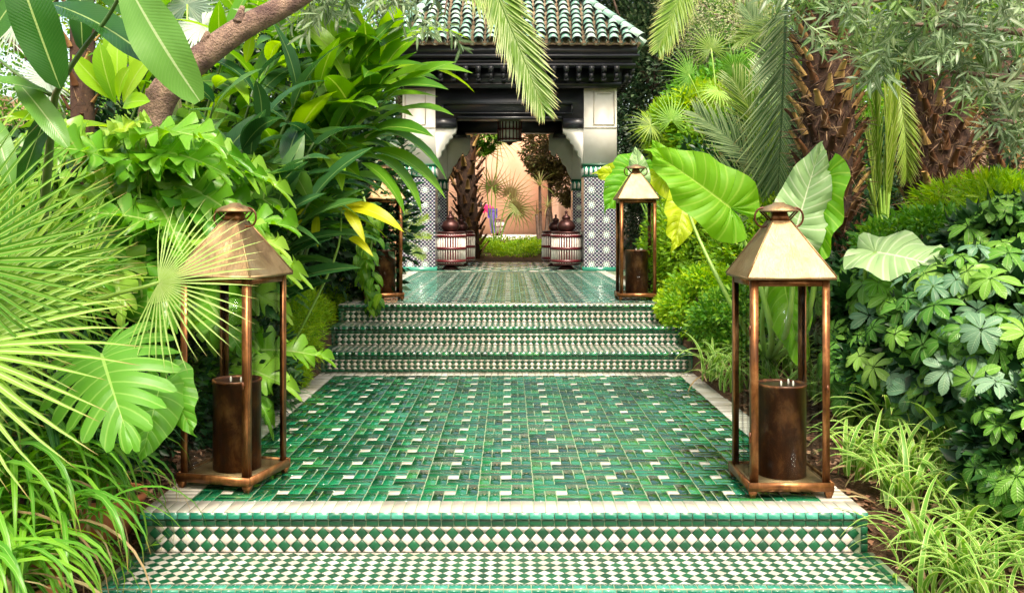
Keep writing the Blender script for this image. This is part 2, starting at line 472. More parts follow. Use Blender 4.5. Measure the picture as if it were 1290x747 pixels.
def frustum(a, b, z0, z1, cx=0, cy=0):
    v = [(-a, -a, z0), (a, -a, z0), (a, a, z0), (-a, a, z0), (-b, -b, z1), (b, -b, z1), (b, b, z1), (-b, b, z1)]
    v = [(x + cx, y + cy, z) for x, y, z in v]
    return T(v, [[[0, 3, 2, 1], [4, 5, 6, 7], [0, 1, 5, 4], [1, 2, 6, 5], [2, 3, 7, 6], [3, 0, 4, 7]]])


# ------------------------------------------------------------------ object helpers
def tag(o, label=None, cat=None, group=None, kind=None):
    if label: o['label'] = label
    if cat: o['category'] = cat
    if group: o['group'] = group
    if kind: o['kind'] = kind
    return o


def thing(name, label, cat, loc=(0, 0, 0), rz=0, group=None):
    o = bpy.data.objects.new(name, None); o.empty_display_size = .05
    COL.objects.link(o); o.location = loc; o.rotation_euler = (0, 0, rz)
    return tag(o, label, cat, group, 'thing')


def obj(name, me, parent=None, mat=None, kind=None, label=None):
    """parts are given in the parent's frame unless world=True via wobj"""
    o = bpy.data.objects.new(name, me); COL.objects.link(o)
    if parent is not None: o.parent = parent
    if mat is not None: o.matrix_basis = mat
    if kind: o['kind'] = kind
    if label: o['label'] = label
    return o


def wobj(name, me, root, m=None, kind=None, label=None):
    """a part whose mesh or matrix is in world coordinates; root has no rotation"""
    return obj(name, me, root, Matrix.Translation(-Vector(root.location)) @ (m or Matrix.Identity(4)), kind, label)


def frame(base, d, up, s=1.0, sx=1.0, sz=1.0):
    y = Vector(d).normalized(); up = Vector(up)
    x = y.cross(up)
    if x.length < 1e-4: x = y.cross(Vector((1, 0, .1)))
    x.normalize(); z = x.cross(y)
    m = Matrix.Identity(4)
    for i in range(3):
        m[i][0] = x[i] * s * sx; m[i][1] = y[i] * s; m[i][2] = z[i] * s * sz; m[i][3] = base[i]
    return m


def struct(name, me):
    o = obj(name, me); o['kind'] = 'structure'; return o


# ------------------------------------------------------------------ leaf templates (unit length along +Y, face up +Z)
def strip(n, wf, a0=0, a1=0, fold=.25, cross=1, wave=0, wn=3, twist=0):
    t = np.linspace(0, 1, n + 1); ang = np.radians(a0 + (a1 - a0) * t)
    dy = np.cos(ang); dz = np.sin(ang)
    y = np.concatenate([[0], np.cumsum((dy[1:] + dy[:-1]) / 2) / n]); z = np.concatenate([[0], np.cumsum((dz[1:] + dz[:-1]) / 2) / n])
    S = np.linspace(-1, 1, 2 * cross + 1); wd = np.array([wf(x) for x in t])
    v = []; uv = []
    for i in range(n + 1):
        for s in S:
            lift = abs(s) * wd[i] * math.sin(fold) + wave * wd[i] * abs(s) ** 2 * sin(t[i] * wn * 2 * pi + s * 1.3)
            tw = twist * t[i]
            xo = s * wd[i] * cos(fold); zo = lift
            xo, zo = xo * cos(tw) - zo * sin(tw), xo * sin(tw) + zo * cos(tw)
            v.append((xo, y[i] - zo * sin(ang[i]), z[i] + zo * cos(ang[i]))); uv.append((.5 + s / 2, t[i]))
    c = len(S); f = [[i * c + j, i * c + j + 1, (i + 1) * c + j + 1, (i + 1) * c + j] for i in range(n) for j in range(c - 1)]
    return T(v, [f], uv)


def w_lance(w, pk=.4):
    return lambda t: w * max(.02, (math.sin(pi * min(1, t ** (math.log(.5) / math.log(pk)))) ** .85)) * (1 if t < 1 else 0) + .001
def w_paddle(w): return lambda t: w * (max(0, math.sin(pi * min(1, t * .96 + .02))) ** .55) * (1 if t > .02 else .2)
def w_blade(w): return lambda t: w * (1 - t ** 2.2) * (.6 + .4 * min(1, t * 6)) + .0006
def w_obov(w): return lambda t: w * (max(0, math.sin(pi * t ** 1.35)) ** .7) + .002


EAR = [(0, -82, .26), (0, -62, .36), (0, -38, .43), (0, -14, .46), (.07, 4, .47), (.17, 14, .46), (.29, 20, .43), (.42, 26, .375), (.55, 32, .30), (.68, 40, .22), (.80, 55, .14), (.88, 90, .12)]
LOB = [(0, -60, .26), (.02, -25, .36), (.10, 5, .44), (.20, 18, .46), (.32, 26, .44), (.45, 34, .39), (.58, 40, .32), (.72, 50, .24), (.84, 90, .16)]


def veinleaf(V, core=1.0, nr=5, relief=.012, droop=.35, bend=.3, wave=.03, gap=.55, fold=.18, sub=True, widen=1.0):
    """leaf built from side veins; core<1 splits the blade between veins (monstera, lobed)"""
    ts = []
    m = len(V) - 1
    for side in (-1, 1):
        for i in range(m):
            rows = []
            (o0, t0, l0), (o1, t1, l1) = V[i], V[i + 1]
            for fr in (0, .5, 1):
                row = []
                for j in range(nr + 1):
                    r = j / nr
                    fe = fr
                    if core < 1 and r > core:
                        q = (r - core) / (1 - core)
                        sh = gap * (q ** .8)
                        if r > .9: sh = min(.94, sh + .25)
                        fe = .5 + (fr - .5) * (1 - sh)
                    o = o0 + (o1 - o0) * fe; th = R(t0 + (t1 - t0) * fe + r * 8); l = l0 + (l1 - l0) * fe
                    if core < 1 and r == 1: l *= 1.03 - .12 * abs(fr - .5)
                    x = r * l * cos(th) * widen; y = o + r * l * sin(th)
                    z = abs(x) * math.tan(fold) - droop * x * x * 1.6 - bend * y * y * .5 + wave * sin(i * 2.1 + fr * 2 + side) * r * r
                    z += (relief if fr == .5 else 0) * math.sin(pi * min(1, r * 1.05)) * (1 if core == 1 else .4)
                    row.append((side * x, y, z, .5 + side * r * .5, (i + fr) / m))
                rows.append(row)
            v = [p[:3] for row in rows for p in row]; uv = [p[3:] for row in rows for p in row]
            c = nr + 1
            f = []
            for a in range(2):
                for j in range(nr):
                    q = [a * c + j, a * c + j + 1, (a + 1) * c + j + 1, (a + 1) * c + j]
                    f.append(q if side == 1 else q[::-1])
            ts.append(T(v, [f], uv))
    return join(ts)


def fanleaf(K=30, spread=150, droop=.25, wmax=.055, seed=0, inner=.36, tipdrop=.25, fat=1.0):
    rr = random.Random(seed); ts = []
    for k in range(K):
        a = R(-spread + 2 * spread * (k + .5) / K); l = (1 - .22 * (abs(a) / R(spread)) ** 2) * rr.uniform(.9, 1.05)
        half = R(spread) / K
        st = [0, .12, inner, .6, .82, 1]
        v = []; uv = []
        jj = rr.uniform(-.03, .03); dd = rr.uniform(.5, 1.5)
        for r in st:
            wd = r * math.tan(half) if r <= inner + 1e-6 else inner * math.tan(half) * fat * (.82 - .80 * ((r - inner) / (1 - inner)) ** 1.3)
            rad = r * l; zc = .10 * sin(a * 2) * 0 - droop * rad ** 2 * .5 * dd - tipdrop * dd * max(0, r - .6) ** 2 * 2
            for s in (-1, 0, 1):
                x0 = s * wd * l; ct, stt = cos(a + jj * r), sin(a + jj * r)
                v.append((rad * stt + x0 * ct, rad * ct - x0 * stt, zc + (abs(s) * wd * .6)))
                uv.append((.5 + s * .5, r))
        f = [[i * 3 + j, i * 3 + j + 1, (i + 1) * 3 + j + 1, (i + 1) * 3 + j] for i in range(5) for j in range(2)]
        ts.append(T(v, [f], uv, np.full(len(v), rr.uniform(0, .25))))
    return join(ts)


def frond(n=44, ll=.26, a0=30, a1=-50, lang=48, vee=24, lw=.011, start=.12, seed=0, ldroop=.1, rr0=.010):
    rr = random.Random(seed); N_ = 24
    pts = [Vector((0, 0, 0))]
    for i in range(N_):
        a = R(a0 + (a1 - a0) * (i + .5) / N_); pts.append(pts[-1] + Vector((0, cos(a), sin(a))) / N_)
    ts = [tube(pts[::3], [rr0 * (1 - .85 * i / 8) for i in range(9)], 5, False)]
    for i in range(n):
        t = start + (1 - start) * (i + .5) / n; q = t * N_; k = min(N_ - 1, int(q)); p = pts[k].lerp(pts[k + 1], q - k)
        ax = (pts[min(N_, k + 1)] - pts[max(0, k - 1)]).normalized(); nrm = Vector((1, 0, 0)).cross(ax)
        L = ll * (math.sin(pi * (.12 + .83 * ((t - start) / (1 - start)))) ** .6) * rr.uniform(.88, 1.08)
        for s in (-1, 1):
            la = R(lang * (1 - .35 * t) + rr.uniform(-5, 5)); ve = R(vee + rr.uniform(-9, 9))
            d = ax * cos(la) + (Vector((s, 0, 0)) * cos(ve) + nrm * sin(ve)) * sin(la)
            side = d.cross(nrm).normalized() * lw
            lf = nrm * lw * .5
            p1 = p + d * L * .45; p2 = p + d * L + Vector((0, 0, -ldroop * L))
            v = [p - side * .5, p, p + side * .5, p1 - side + lf, p1, p1 + side + lf, p2]
            ts.append(T([tuple(x) for x in v], [np.array([[0, 1, 4, 3], [1, 2, 5, 4]]), np.array([[3, 4, 6], [4, 5, 6]])],
                        [(0, 0), (.5, 0), (1, 0), (0, .5), (.5, .5), (1, .5), (.5, 1)], np.full(7, rr.uniform(0, .3))))
    return join(ts)


def whorl(leaf, n, tilt, seed=0, petiole=0.0, L=1.0, jit=.15):
    """leaflets radiating from the origin around +Z (umbrella plant leaf)"""
    rr = random.Random(seed); ts = []
    for k in range(n):
        a = 2 * pi * k / n + rr.uniform(-jit, jit); ti = R(tilt + rr.uniform(-8, 8))
        d = Vector((cos(a) * cos(ti), sin(a) * cos(ti), sin(ti)))
        ts.append(leaf.xf(frame(d * .05, d, (0, 0, 1), L * rr.uniform(.82, 1.08))))
    if petiole:
        ts.append(tube([(0, 0, -petiole), (0.0, 0, -petiole * .5), (0, 0, 0)], [.014, .011, .012], 5, False))
    return join(ts)


def twig(leaf, n, seed=0, L=.3):
    """a spray: narrow leaves in whorls along +Y stem"""
    rr = random.Random(seed); ts = [tube([(0, 0, 0), (.02, .5, .03), (0, 1, 0)], [.012, .009, .004], 4, False)]
    for k in range(n):
        t = .15 + .85 * (k / n) ** .8; a = k * 2.4 + rr.uniform(-.4, .4); ti = R(rr.uniform(25, 60))
        d = Vector((cos(a) * cos(ti), sin(ti), sin(a) * cos(ti)))
        ts.append(leaf.xf(frame((0, t, 0), d, (rr.uniform(-1, 1), 0, 1), L * rr.uniform(.75, 1.15))))
    o = join(ts); o.r = o.r + 0
    return o


LEAF2 = T([(0, 0, 0), (-.24, .45, .06), (0, .5, -.04), (.24, .45, .06), (0, 1, -.06)], [np.array([[0, 2, 4, 1], [0, 3, 4, 2]])], [(.5, 0), (0, .5), (.5, .5), (1, .5), (.5, 1)])
LEAF1 = T([(0, 0, 0), (.30, .5, .03), (0, 1, 0), (-.30, .5, .03)], [np.array([[0, 1, 2, 3]])], [(.5, 0), (1, .5), (.5, 1), (0, .5)])
NEEDLE = T([(0, 0, 0), (.07, .4, 0), (0, 1, -.1), (-.07, .4, 0)], [np.array([[0, 1, 2, 3]])], [(.5, 0), (1, .5), (.5, 1), (0, .5)])


STRAW = T([(0, 0, 0), (.03, .4, 0), (0, 1, -.1), (-.03, .4, 0)], [np.array([[0, 1, 2, 3]])], [(.5, 0), (1, .5), (.5, 1), (0, .5)])


def rdir(n):
    return norm(rng.normal(size=(n, 3)))


def blob(n, c, rad, clumps=40, spread=.22, shell=.75, leaf=LEAF2, size=.05, szv=.35, up=.6, lump=1.0):
    """leaf clumps spread over an ellipsoid; leaves fan out from each clump centre"""
    c = np.array(c); rad = np.array(rad) if hasattr(rad, '__len__') else np.full(3, rad)
    cd = rdir(clumps); cr = shell + (1 - shell) * rng.random(clumps) ** .7 * lump
    cc = cd * cr[:, None]
    k = rng.integers(0, clumps, n)
    off = rng.normal(size=(n, 3)); off *= np.minimum(1, 1.7 / np.linalg.norm(off, axis=1))[:, None]; off *= spread * (.6 + .8 * rng.random(clumps))[k][:, None]
    p = cc[k] + off
    pn = np.linalg.norm(p, axis=1); far = pn > 1.08; p[far] *= ((1.08 / pn[far]) * (.80 + .25 * rng.random(far.sum())))[:, None]
    dirs = norm(off) * .9 + cd[k] * .5 + rng.normal(size=(n, 3)) * .35
    dirs[:, 2] += .1
    ups = cd[k] * .6 + np.array([0, 0, up]) + rng.normal(size=(n, 3)) * .45
    rn = np.clip(rng.random(clumps)[k] * .6 + rng.random(n) * .4, 0, .999)
    return scatter(leaf, c + p * rad, dirs, ups, size * (1 - szv + 2 * szv * rng.random(n)), rn)


# ------------------------------------------------------------------ ground and mulch
XL, XR, XC = -1.477, 1.433, -.022          # path edges and centre line
Y0 = 3.62                                   # front riser plane of the terrace
WT = .0478                                  # tile module
MOD = 5 * WT
BORD = 3 * WT
Y1 = Y0 + 2 * BORD + 13 * MOD               # foot of the far steps
SY = [Y1, Y1 + .42, Y1 + .79]               # three riser planes
SZ = [0, .155, .305, .455]
LZ = .455
Y2 = 13.3                                    # pavilion front


def gz(x, y):
    base = -.26 if y < 3.3 else (-.26 + .2 * min(1, (y - 3.3) / .8))
    if y > 5.6: base += .42 * min(1, (y - 5.6) / 2.6)
    if y > 16: base += .30 * min(1, (y - 16) / 6)
    d = abs(x - XC) - 1.455
    base += .10 * max(0, min(1, d / 1.6))
    base += .035 * noise.noise(Vector((x * 1.7, y * 1.7, 0)))
    return base


def build_ground():
    xs = sorted(set([-300, -100, -40, -20, -12] + [round(-8 + .16 * i, 3) for i in range(101)] + [12, 20, 40, 100, 300, XL + .012, XL + .03, XR - .012, XR - .03]))
    ys = [-60, -20, -6, -2] + [i * .2 for i in range(1, 181)] + [40, 60, 100, 400]
    v = []
    for y in ys:
        for x in xs:
            z = gz(x, y)
            if XL + .02 < x < XR - .02 and 2.5 < y < 16.4: z -= .6
            v.append((x, y, z))
    c = len(xs)
    f = [[j * c + i, j * c + i + 1, (j + 1) * c + i + 1, (j + 1) * c + i] for j in range(len(ys) - 1) for i in range(c - 1)]
    struct('ground', mesh('ground', v, [np.array(f)], 'soil', smooth=True))
    # bark chips
    n = 15000
    x = np.where(rng.random(n) < .5, rng.uniform(XL - 1.3, XL - .03, n), rng.uniform(XR + .03, XR + 1.6, n)); y = 2.6 + rng.random(n) ** 1.3 * 6
    z = np.array([gz(a, b) for a, b in zip(x, y)]) + .006 + rng.random(n) * .012
    d = rdir(n); d[:, 2] *= .3
    u = np.tile([0, 0, 1.], (n, 1)) + rng.normal(size=(n, 3)) * .4
    t = T([(-.3, 0, 0), (.3, 0, .05), (.22, 1, 0), (-.25, .95, .08)], [np.array([[0, 1, 2, 3]])], [(0, 0), (1, 0), (1, 1), (0, 1)])
    o = obj('bark_mulch', scatter(t, np.stack([x, y, z], 1), d, u, .012 + .026 * rng.random(n)).build('bark_mulch', 'chip'))
    tag(o, 'loose brown bark mulch strewn over the beds beside the path', 'mulch', kind='stuff')


build_ground()


# ------------------------------------------------------------------ tiled path
def tile_t(w, d, h=.006, b=.0025):
    """tile centred on origin, top at z=h, chamfered edge"""
    a, c = w / 2, d / 2
    v = [(-a, -c, 0), (a, -c, 0), (a, c, 0), (-a, c, 0), (-a, -c, h - b), (a, -c, h - b), (a, c, h - b), (-a, c, h - b),
         (-a + b, -c + b, h), (a - b, -c + b, h), (a - b, c - b, h), (-a + b, c - b, h)]
    f = [[8, 9, 10, 11]] + [[k, (k + 1) % 4, 4 + (k + 1) % 4, 4 + k] for k in range(4)] + [[4 + k, 4 + (k + 1) % 4, 8 + (k + 1) % 4, 8 + k] for k in range(4)]
    return T(v, [f])


def tri_t(w, hgt, h=.006):
    v = [(-w / 2, 0, 0), (w / 2, 0, 0), (0, hgt, 0), (-w / 2, 0, h), (w / 2, 0, h), (0, hgt, h)]
    return T(v, [np.array([[3, 4, 5]]), np.array([[0, 1, 4, 3], [1, 2, 5, 4], [2, 0, 3, 5]])])


G = .0029      # grout joint
TM = {}


def tmesh(w, d, m):
    k = (round(w, 4), round(d, 4), m)
    if k not in TM: TM[k] = tile_t(w, d).build('tile', m)
    return TM[k]


class Tiles:
    """collects tiles on a surface; the first `keep` become separate parts, the rest one stuff part"""
    def __init__(s, parent): s.p = parent; s.items = []
    def add(s, w, d, pos, m, ang=0, nrm=(0, 0, 1), upv=(0, 1, 0), tilt=.006):
        s.items.append((w, d, Vector(pos), m, ang, Vector(nrm), Vector(upv), tilt))
    def mtx(s, it):
        w, d, p, m, ang, nr, up, tl = it
        nr = (nr + Vector((random.gauss(0, tl), random.gauss(0, tl), random.gauss(0, tl)))).normalized()
        y = (up - nr * up.dot(nr)).normalized(); x = y.cross(nr)
        y2 = y * cos(ang) - x * sin(ang); x2 = y2.cross(nr)
        mm = Matrix.Identity(4)
        for i in range(3):
            mm[i][0] = x2[i]; mm[i][1] = y2[i]; mm[i][2] = nr[i]; mm[i][3] = p[i]
        return mm
    def flush(s, keep=300, name='tile', rest='tile_field'):
        groups = {}
        for k, it in enumerate(s.items):
            mm = s.mtx(it)
            if k < keep:
                obj(name, tmesh(it[0], it[1], it[3]), s.p, mm)
            else:
                groups.setdefault((it[3]), []).append((it, mm))
        if groups:
            names = list(groups); ts = []
            cache = {}
            for gi, g in enumerate(names):
                for it, mm in groups[g]:
                    key = (it[0], it[1])
                    if key not in cache: cache[key] = tile_t(*key)
                    t = cache[key].xf(mm); t.r = np.full(len(t.v), random.random()); t.mat(gi); ts.append(t)
            obj(rest, join(ts).build(rest, names), s.p, kind='stuff')
        s.items = []


def pinwheel(T_, x0, y0, nx, ny, z):
    """5x5-module pinwheel: pairs of 1x3 green tiles round a white square"""
    w = WT; a = w - G; L = 3 * w - G
    order = []
    for j in range(ny):
        for i in range(nx):
            ox, oy = x0 + i * MOD, y0 + j * MOD
            q = []
            q += [(a, L, ox + w * .5, oy + 1.5 * w), (a, L, ox + w * 1.5, oy + 1.5 * w)]                  # upright, near left
            q += [(L, a, ox + 3.5 * w, oy + .5 * w), (L, a, ox + 3.5 * w, oy + 1.5 * w)]                  # bars, near right
            q += [(a, L, ox + 3.5 * w, oy + 3.5 * w), (a, L, ox + 4.5 * w, oy + 3.5 * w)]                 # upright, far right
            q += [(L, a, ox + 1.5 * w, oy + 3.5 * w), (L, a, ox + 1.5 * w, oy + 4.5 * w)]                 # bars, far left
            for (ww, dd, cx, cy) in q: T_.add(ww, dd, (cx, cy, z), 'tgreen' if y0 < 5 else 'tmint', tilt=(.0045 if y0 < 5 else .0015))
            T_.add(a + .002, a + .002, (ox + 2.5 * w, oy + 2.5 * w, z), 'twhite', tilt=.004)


def diamonds(ts_part, parent, xa, xb, p, y, z0, rows, nrm, upv, org, big=True, names=('tdark', 'twhitew')):
    pass


TZ = -.006    # tile bed below nominal level

# terrace -----------------------------------------------------------
terrace = struct('terrace', box(XL + .004, XR - .004, Y0 + .008, Y1 + .05, -.75, TZ + .0034).build('terrace', 'grout'))
tt = Tiles(terrace)
pinwheel(tt, XL + BORD + .003, Y0 + BORD, 11, 13, TZ)
tt.flush(297, 'tile', 'tile_field')
# white border
n = round((XR - XL) / WT); st = (XR - XL) / n
for i in range(n): tt.add(st - G, BORD - G, (XL + (i + .5) * st, Y0 + BORD / 2, TZ), 'twhite')
ny = round((Y1 - Y0 - 2 * BORD) / WT)
for j in range(ny):
    for xx in (XL + BORD / 2, XR - BORD / 2): tt.add(BORD - G, WT - G, (xx, Y0 + BORD + (j + .5) * WT, TZ), 'twhite')
tt.flush(150, 'border_tile', 'border_tile_field')
for i in range(n): tt.add(st - G, BORD - G, (XL + (i + .5) * st, Y1 - BORD / 2, TZ), 'twhite')
tt.flush(0, 'border_tile', 'far_border_tiles')


def diamond_field(x0, x1, p, rows, place, half_white_ends=True):
    """two-colour diamond band of `rows` rows of green diamonds; returns lists of (kind, u, v) in band coordinates"""
    n = int((x1 - x0) / p); s = (x1 - x0) / n; out = []
    for j in range(rows):
        for i in range(n):
            out.append(('g', x0 + (i + .5) * s, (j + .5) * p))
    for j in range(1, rows):
        for i in range(n - 1):
            out.append(('w', x0 + (i + 1) * s, j * p))
    tri = []
    for i in range(n - 1):
        tri.append((x0 + (i + 1) * s, 0, 1)); tri.append((x0 + (i + 1) * s, rows * p, -1))
    return out, tri, s


def riser(parent, y, z0, z1, p, rows, near, firstgreen_top=True, bottom_band=False):
    """tiled riser facing the camera: nosing, green band, diamonds, green end columns"""
    nose, band = .027, .024
    tl = Tiles(parent)
    e = WT * .6
    nrm, up = (0, -1, 0), (0, 0, 1)
    H = z1 - z0
    nb = 58; s = (XR - XL) / nb
    for i in range(nb):
        tl.add(s - G, nose - .002, (XL + (i + .5) * s, y - .008, z1 - nose / 2 - .001), 'tteal' if near else 'tgreen', nrm=(0, -.95, .30), upv=up, tilt=.02)
    for i in range(nb):
        tl.add(s - G, band - G, (XL + (i + .5) * s, y, z1 - nose - .006 - band / 2), 'tdark', nrm=nrm, upv=up)
    ztop = z1 - nose - .006 - band
    zb = z0
    if bottom_band:
        for i in range(nb):
            tl.add(s - G, .02 - G, (XL + (i + .5) * s, y, z0 + .012), 'tdark', nrm=nrm, upv=up)
        zb = z0 + .024
    pv = (ztop - zb - .002) / rows
    k = 2 if (z1 - z0) > .1 else 1
    for q in range(3):
        hh = (ztop - z0) / 3
        for xx in (XL + e / 2, XR - e / 2): tl.add(e - G, hh - G, (xx, y, z0 + (q + .5) * hh), 'tdark', nrm=nrm, upv=up)
    x0, x1 = XL + e + .004, XR - e - .004
    out, tri, s = diamond_field(x0, x1, p, rows, None)
    sq = min(s, pv) / math.sqrt(2)
    for kd, u, v in out:
        v = v / p * pv
        tl.add(sq - .002, sq - .002, (u, y, zb + v), 'tdark' if kd == 'g' else 'twhitew', ang=pi / 4, nrm=nrm, upv=up, tilt=.01)
    tl.flush(290 if near else 0, 'tile', 'tile_band')
    ts = []
    for u, v, sgn in tri:
        t = tri_t((s - .004), (pv / 2 - .003)); m = Matrix.Identity(4)
        v = v / p * pv
        t.v = np.stack([t.v[:, 0] + u, y - t.v[:, 2], zb + v + sgn * (t.v[:, 1] + .001)], 1); t.r = np.full(len(t.v), random.random())
        if sgn < 0: t.f = [f[:, ::-1] for f in t.f]
        ts.append(t)
    obj('triangle_tiles', join(ts).build('triangle_tiles', 'twhitew'), parent, kind='stuff')


def tread(parent, ya, yb, z, p, diamond=True):
    """diamond-tiled tread from ya (front) to yb (foot of next riser)"""
    tl = Tiles(parent); e = .03
    nb = 58; s = (XR - XL) / nb
    # green front row and side rows
    for i in range(nb): tl.add(s - G, .036 - G, (XL + (i + .5) * s, ya + .018, z), 'tteal' if diamond == 1 else 'tgreen', tilt=.012)
    m = int((yb - ya - .036) / s)
    ss = (yb - ya - .036) / m
    for j in range(m):
        for xx in (XL + e / 2, XR - e / 2): tl.add(e - G, ss - G, (xx, ya + .036 + (j + .5) * ss, z), 'tdark')
    tl.flush(60 if diamond == 1 else 0, 'tile', 'tread_edge_tiles')
    x0, x1 = XL + e, XR - e; n = int((x1 - x0) / p); s = (x1 - x0) / n
    rows = max(1, round((yb - ya - .036) / p)); pv = (yb - ya - .038) / rows
    g = T([(0, -pv / 2 + .001, .005), (s / 2 - .001, 0, .005), (0, pv / 2 - .001, .005), (-s / 2 + .001, 0, .005)], [np.array([[0, 1, 2, 3]])])
    pts = np.array([(x0 + (i + .5) * s, ya + .037 + (j + .5) * pv, z) for j in range(rows) for i in range(n)])
    wp = np.array([(x0 + i * s, ya + .037 + j * pv, z) for j in range(1, rows) for i in range(1, n)])
    def lay(t, pts):
        nn = len(pts); dirs = np.tile([0, 1., 0], (nn, 1)); ups = np.tile([0, 0, 1.], (nn, 1)) + rng.normal(size=(nn, 3)) * .012
        return scatter(t, pts, dirs, ups, 1.0)
    a = lay(g, pts).mat(0); b = lay(g, wp).mat(1)
    ht = T([(0, .001, .005), (s / 2 - .001, pv / 2 * 0 + .001, .005), (0, pv / 2 - .001, .005), (-s / 2 + .001, .001, .005)], [np.array([[0, 1, 2, 3]])])
    hp = np.array([(x0 + i * s, ya + .037, z) for i in range(1, n)])
    hb = np.array([(x0 + i * s, yb - .001, z) for i in range(1, n)])
    c = lay(ht, hp).mat(1)
    ht2 = ht.copy(); ht2.v[:, 1] *= -1; ht2.f = [f[:, ::-1] for f in ht2.f]
    d = lay(ht2, hb).mat(1)
    obj('diamond_tiles', join([a, b, c, d]).build('diamond_tiles', ['tdark', 'twhite']), parent, kind='stuff')


# front riser of the terrace and the step below it
P1 = .0508
fr = struct('front_riser', box(XL + .006, XR - .006, Y0 + .002, Y0 + .009, -.5, TZ - .002).build('front_riser', 'grout'))
riser(fr, Y0 + .002, -.162, -.001, P1, 2, True)
fs = struct('front_step', box(XL - .02, XR + .02, 3.262, Y0 + .002, -.8, -.1638).build('front_step', 'grout'))
tread(fs, 3.262, Y0 - .006, -.167, P1, 1)
tl = Tiles(fs)
for i in range(58):
    s_ = (XR - XL + .04) / 58; tl.add(s_ - G, .024, (XL - .02 + (i + .5) * s_, 3.262, -.181), 'tteal', nrm=(0, -1, 0), upv=(0, 0, 1))
for q in range(2):
    for j in range(10):
        for xx, nn in ((XL - .02, (-1, 0, 0)), (XR + .02, (1, 0, 0))): tl.add(.034, .03, (xx, 3.28 + j * .035, -.187 - q * .035), 'tdark', nrm=nn, upv=(0, 0, 1))
tl.flush(58, 'nosing_tile', 'side_tiles')
ls = struct('lower_step', box(XL - .02, XR + .02, 2.88, 3.26, -.9, -.33).build('lower_step', 'tdark'))
# far steps
for k in range(3):
    y = SY[k]; z0, z1 = SZ[k], SZ[k + 1]
    s3 = struct('step', box(XL + .004, XR - .004, y + .004, (SY[k + 1] if k < 2 else y + .3) + .01, -.5, z1 - .0016).build('step', 'grout'))
    riser(s3, y + .002, z0 + .002, z1 + .001, .0485, 2, False, bottom_band=(k == 0))
    if k < 2: tread(s3, y - .004, SY[k + 1], z1 - .005, .0485, 2)
# upper landing and pavilion floor
land = struct('upper_landing', box(XL + .004, XR - .004, SY[2] + .02, Y2 - .02, -.3, LZ - .0045).build('upper_landing', 'grout'))
tl = Tiles(land)
ylast = SY[2] + BORD
nyy = int((Y2 - ylast - BORD) / MOD)
pinwheel(tl, XL + BORD + .003, ylast, 11, nyy, LZ - .006)
for i in range(n): tl.add(st - G, BORD - G, (XL + (i + .5) * (XR - XL) / n, SY[2] + BORD / 2 - .004, LZ - .006), 'twhite')
for j in range(int((Y2 - ylast) / WT)):
    for xx in (XL + BORD / 2, XR - BORD / 2): tl.add(BORD - G, WT - G, (xx, ylast + (j + .5) * WT, LZ - .006), 'twhite')
tl.flush(0, 'tile', 'tile_field')
pf = struct('pavilion_floor', box(-1.75, 1.75, Y2 - .02, 16.5, 0, LZ - .004).build('pavilion_floor', 'grout'))
tl = Tiles(pf)
for j in range(31):
    for i in range(24):
        tl.add(.14, .09, (-1.7 + (i + .5) * .1417 + (j % 2) * .03, Y2 + .03 + j * .1, LZ - .004), 'tmint' if (i + 2 * j) % 7 else 'twhite')
tl.flush(0, 'tile', 'tile_field')


